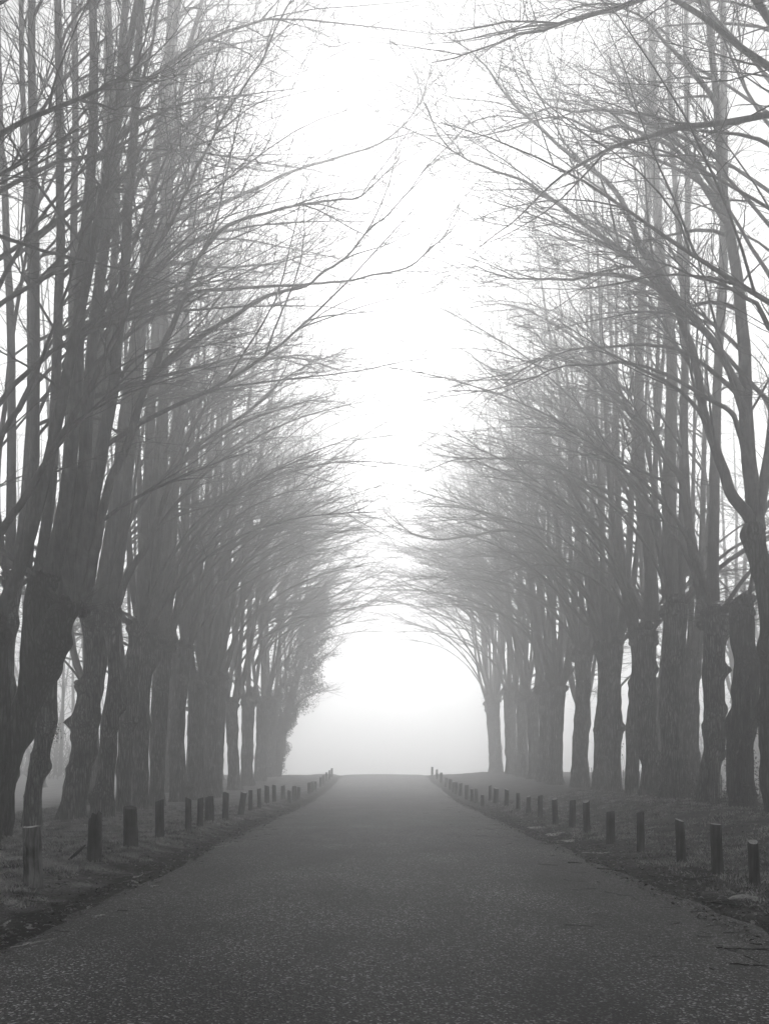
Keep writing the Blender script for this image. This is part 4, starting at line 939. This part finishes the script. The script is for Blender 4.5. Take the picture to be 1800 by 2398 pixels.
stick([LB(850, 494), LB(910, 491)], 0.014, 'pale straight stick lying in the left gutter below the white scraps', M_PALE, 1)
stick([LB(856, 457), LB(895, 474)], 0.012, 'short white peeled stick slanting in the left gutter', M_PALE, 2)
stick([LB(866, 436), LB(893, 430)], 0.016, 'white splintered scrap of wood in the left gutter', M_PALE, 3, forks=2)
stick([LB(1395, 240), LB(1475, 236)], 0.014, 'pale stick at the left road edge opposite the fourth post', M_PALE, 4, forks=1)
stick([LB(618, 704), LB(680, 692)], 0.012, 'pale stick on the left road edge between the gutter and the tarmac', M_PALE, 5)
stick([LB(25, 712), LB(70, 688)], 0.011, 'pale twig on the grass near the left edge of the picture', M_PALE, 6)
stick([LB(150, 875), LB(235, 870)], 0.011, 'thin forked twig on the dark soil at lower left', M_PALE, 7, forks=2)
stick([LB(985, 502), LB(1025, 496)], 0.012, 'short pale stick just right of the white scraps at the left road edge', M_PALE, 8)
stick([RB_(1030, 425), RB_(1130, 450), RB_(1220, 458), RB_(1310, 475)], 0.022, 'dark curved fallen bough below the thick right-hand post', M_STICK, 9, forks=4)
stick([RB_(1200, 455), RB_(1290, 420), RB_(1400, 402)], 0.016, 'dark branch leaning against the foot of the thick right-hand post', M_STICK, 10, forks=3)
stick([RB_(1320, 908), RB_(1480, 912), RB_(1655, 908)], 0.006, 'long dark twig lying across the tarmac at lower right', M_STICK, 11, forks=3)
stick([RB_(1180, 884), RB_(1290, 888), RB_(1450, 890)], 0.004, 'long pale stalk on the tarmac at lower right', M_PALE, 12, forks=1)
stick([RB_(1230, 570), RB_(1330, 585), RB_(1440, 600)], 0.016, 'dark twig at the right road edge in front of the shiny wet patch', M_STICK, 13, forks=2)
stick([RB_(550, 378), RB_(690, 392)], 0.014, 'dark stick on the tarmac opposite the fourth right post', M_STICK, 14, forks=2)
stick([RB_(360, 342), RB_(450, 344)], 0.013, 'dark stick on the tarmac well left of the fifth right post', M_STICK, 15, forks=1)
stick([RB_(1410, 1018), RB_(1520, 1022), RB_(1655, 1024)], 0.006, 'dark twig near the bottom right corner of the tarmac', M_STICK, 16, forks=2)

def twig_litter():
    rng = rng_of(905); n = 1700
    side = rng.random(n) < 0.5
    x = np.where(side, rng.normal(4.2, 0.8, n), -rng.normal(4.1, 0.6, n)); y = 6 + 32 * rng.random(n) ** 1.5
    z = np.maximum(ground_z(x, y), np.where(np.abs(x) < 3.65, road_z(x, y), -9)) + 0.008
    a_ = rng.uniform(0, 6.28, n); D = np.stack([np.cos(a_), np.sin(a_), rng.normal(0, 0.05, n)], -1)
    P = grow_paths(np.stack([x, y, z], -1), D, rng.uniform(0.06, 0.35, n), 4, rng, 0.5, 0, 0.12)
    V, Q = tubes(P, np.full((n, 4), 1.0) * rng.uniform(0.002, 0.006, n)[:, None], 3)
    obj('twig_litter', make_mesh('twig_litter', V, Q), M_PALE_MIX, kind='stuff', label='broken twigs littering both gutters', cat='twigs')
M_PALE_MIX = mat_plain('twig_litter', 0.04, 0.26, 2.0)
twig_litter()

def grit():
    """loose chippings on the tarmac"""
    rng = rng_of(906); n = 12000
    y = 4.3 + 22 * rng.random(n) ** 1.9; x = rng.uniform(-3.6, 3.7, n)
    z = road_z(x, y); s = rng.uniform(0.002, 0.0065, n) * (1 + 0.8 * (rng.random(n) < 0.04))
    tet = np.array([[1, 0, -.4], [-.5, .87, -.4], [-.5, -.87, -.4], [0, 0, 1]])
    a_ = rng.uniform(0, 6.28, n); ca, sa = np.cos(a_), np.sin(a_)
    V = np.empty((n, 4, 3)); V[:, :, 0] = tet[None, :, 0] * ca[:, None] - tet[None, :, 1] * sa[:, None]; V[:, :, 1] = tet[None, :, 0] * sa[:, None] + tet[None, :, 1] * ca[:, None]; V[:, :, 2] = tet[None, :, 2]
    V = V * s[:, None, None] + np.stack([x, y, z + s * 0.3], -1)[:, None, :] + rng.normal(size=(n, 4, 3)) * s[:, None, None] * 0.2
    i = np.arange(n) * 4; T = np.concatenate([np.stack([i + a, i + b, i + c], -1) for a, b, c in ((0, 1, 3), (1, 2, 3), (2, 0, 3))])
    obj('loose_grit', make_mesh('loose_grit', V.reshape(-1, 3), None, T, False), M_GRIT, kind='stuff', label='loose stone chippings scattered on the tarmac', cat='grit')
M_GRIT = mat_plain('grit', 0.04, 0.3, 40.0)
grit()

def puddle(cx, cy, rx, ry, seed, label):
    rng = rng_of(seed); n = 40; a_ = np.arange(n) * 2 * math.pi / n
    r = 1 + 0.35 * np.cos(2 * a_ + rng.uniform(0, 6)) * rng.random() + 0.22 * np.cos(3 * a_ + rng.uniform(0, 6)) + 0.14 * np.cos(7 * a_ + rng.uniform(0, 6))
    d = CAMZ * F_PX / (cy - HORY); X = (cx - VPX) / F_PX * d; sx = rx / F_PX * d
    V = []; rings = 6
    for k in range(1, rings + 1):
        x = np.cos(a_) * r * sx * k / rings; y = np.sin(a_) * r * ry * k / rings
        z = np.maximum(ground_z(X + x, d + y), np.where(X + x < 3.6, road_z(X + x, d + y), -9)) + (0.010 if k < rings else -0.01)
        V.append(np.stack([x, y, z], -1))
    V = np.vstack(V + [np.array([[0, 0, V[0][:, 2].mean()]])]); s = np.arange(n)
    Q = np.concatenate([np.stack([k * n + s, k * n + (s + 1) % n, (k + 1) * n + (s + 1) % n, (k + 1) * n + s], -1) for k in range(rings - 1)])
    T = np.stack([s, (s + 1) % n, np.full(n, rings * n)], -1)
    o = obj('wet_mud_patch', make_mesh('wet_mud_patch', V, Q, T), M_PUDDLE, kind='structure', label=label); o.location = (X, d, 0)
for i, (x, y, rx, ry) in enumerate([(1738, 2104, 30, 0.16), (1300, 1953, 26, 0.4), (1258, 1936, 20, 0.4), (1400, 1994, 30, 0.2), (1330, 1968, 18, 0.25)]):
    puddle(x, y, rx, ry, 950 + i, 'shallow wet patch at the right road edge, %s from the camera' % NTH[[1, 4, 5, 2, 3][i]])

# ------------------------------------------------------------------ the fog
def haze():
    x0, x1, y0, y1, z0, z1 = -440, 440, -40, 580, -6.5, 37.5
    V = np.array([[x, y, z] for z in (z0, z1) for y in (y0, y1) for x in (x0, x1)], float)
    Q = np.array([[0, 2, 3, 1], [4, 5, 7, 6], [0, 1, 5, 4], [2, 6, 7, 3], [0, 4, 6, 2], [1, 3, 7, 5]])
    m = bpy.data.materials.new('fog'); m.use_nodes = True; nt = m.node_tree; nt.nodes.clear()
    out = nt.nodes.new('ShaderNodeOutputMaterial'); v = nt.nodes.new('ShaderNodeVolumePrincipled')
    v.inputs['Color'].default_value = (1, 1, 1, 1); v.inputs['Density'].default_value = FOG; v.inputs['Anisotropy'].default_value = 0.75
    nt.links.new(v.outputs[0], out.inputs['Volume'])
    o = obj('haze', make_mesh('haze', V, Q, None, False), m, kind='stuff', label='pale winter fog filling the avenue', cat='fog')
haze()
tri = sum(len(m.loops) - 2 * len(m.polygons) for m in bpy.data.meshes if m.users)
print('TRIANGLES', tri, 'OBJECTS', len(bpy.data.objects))
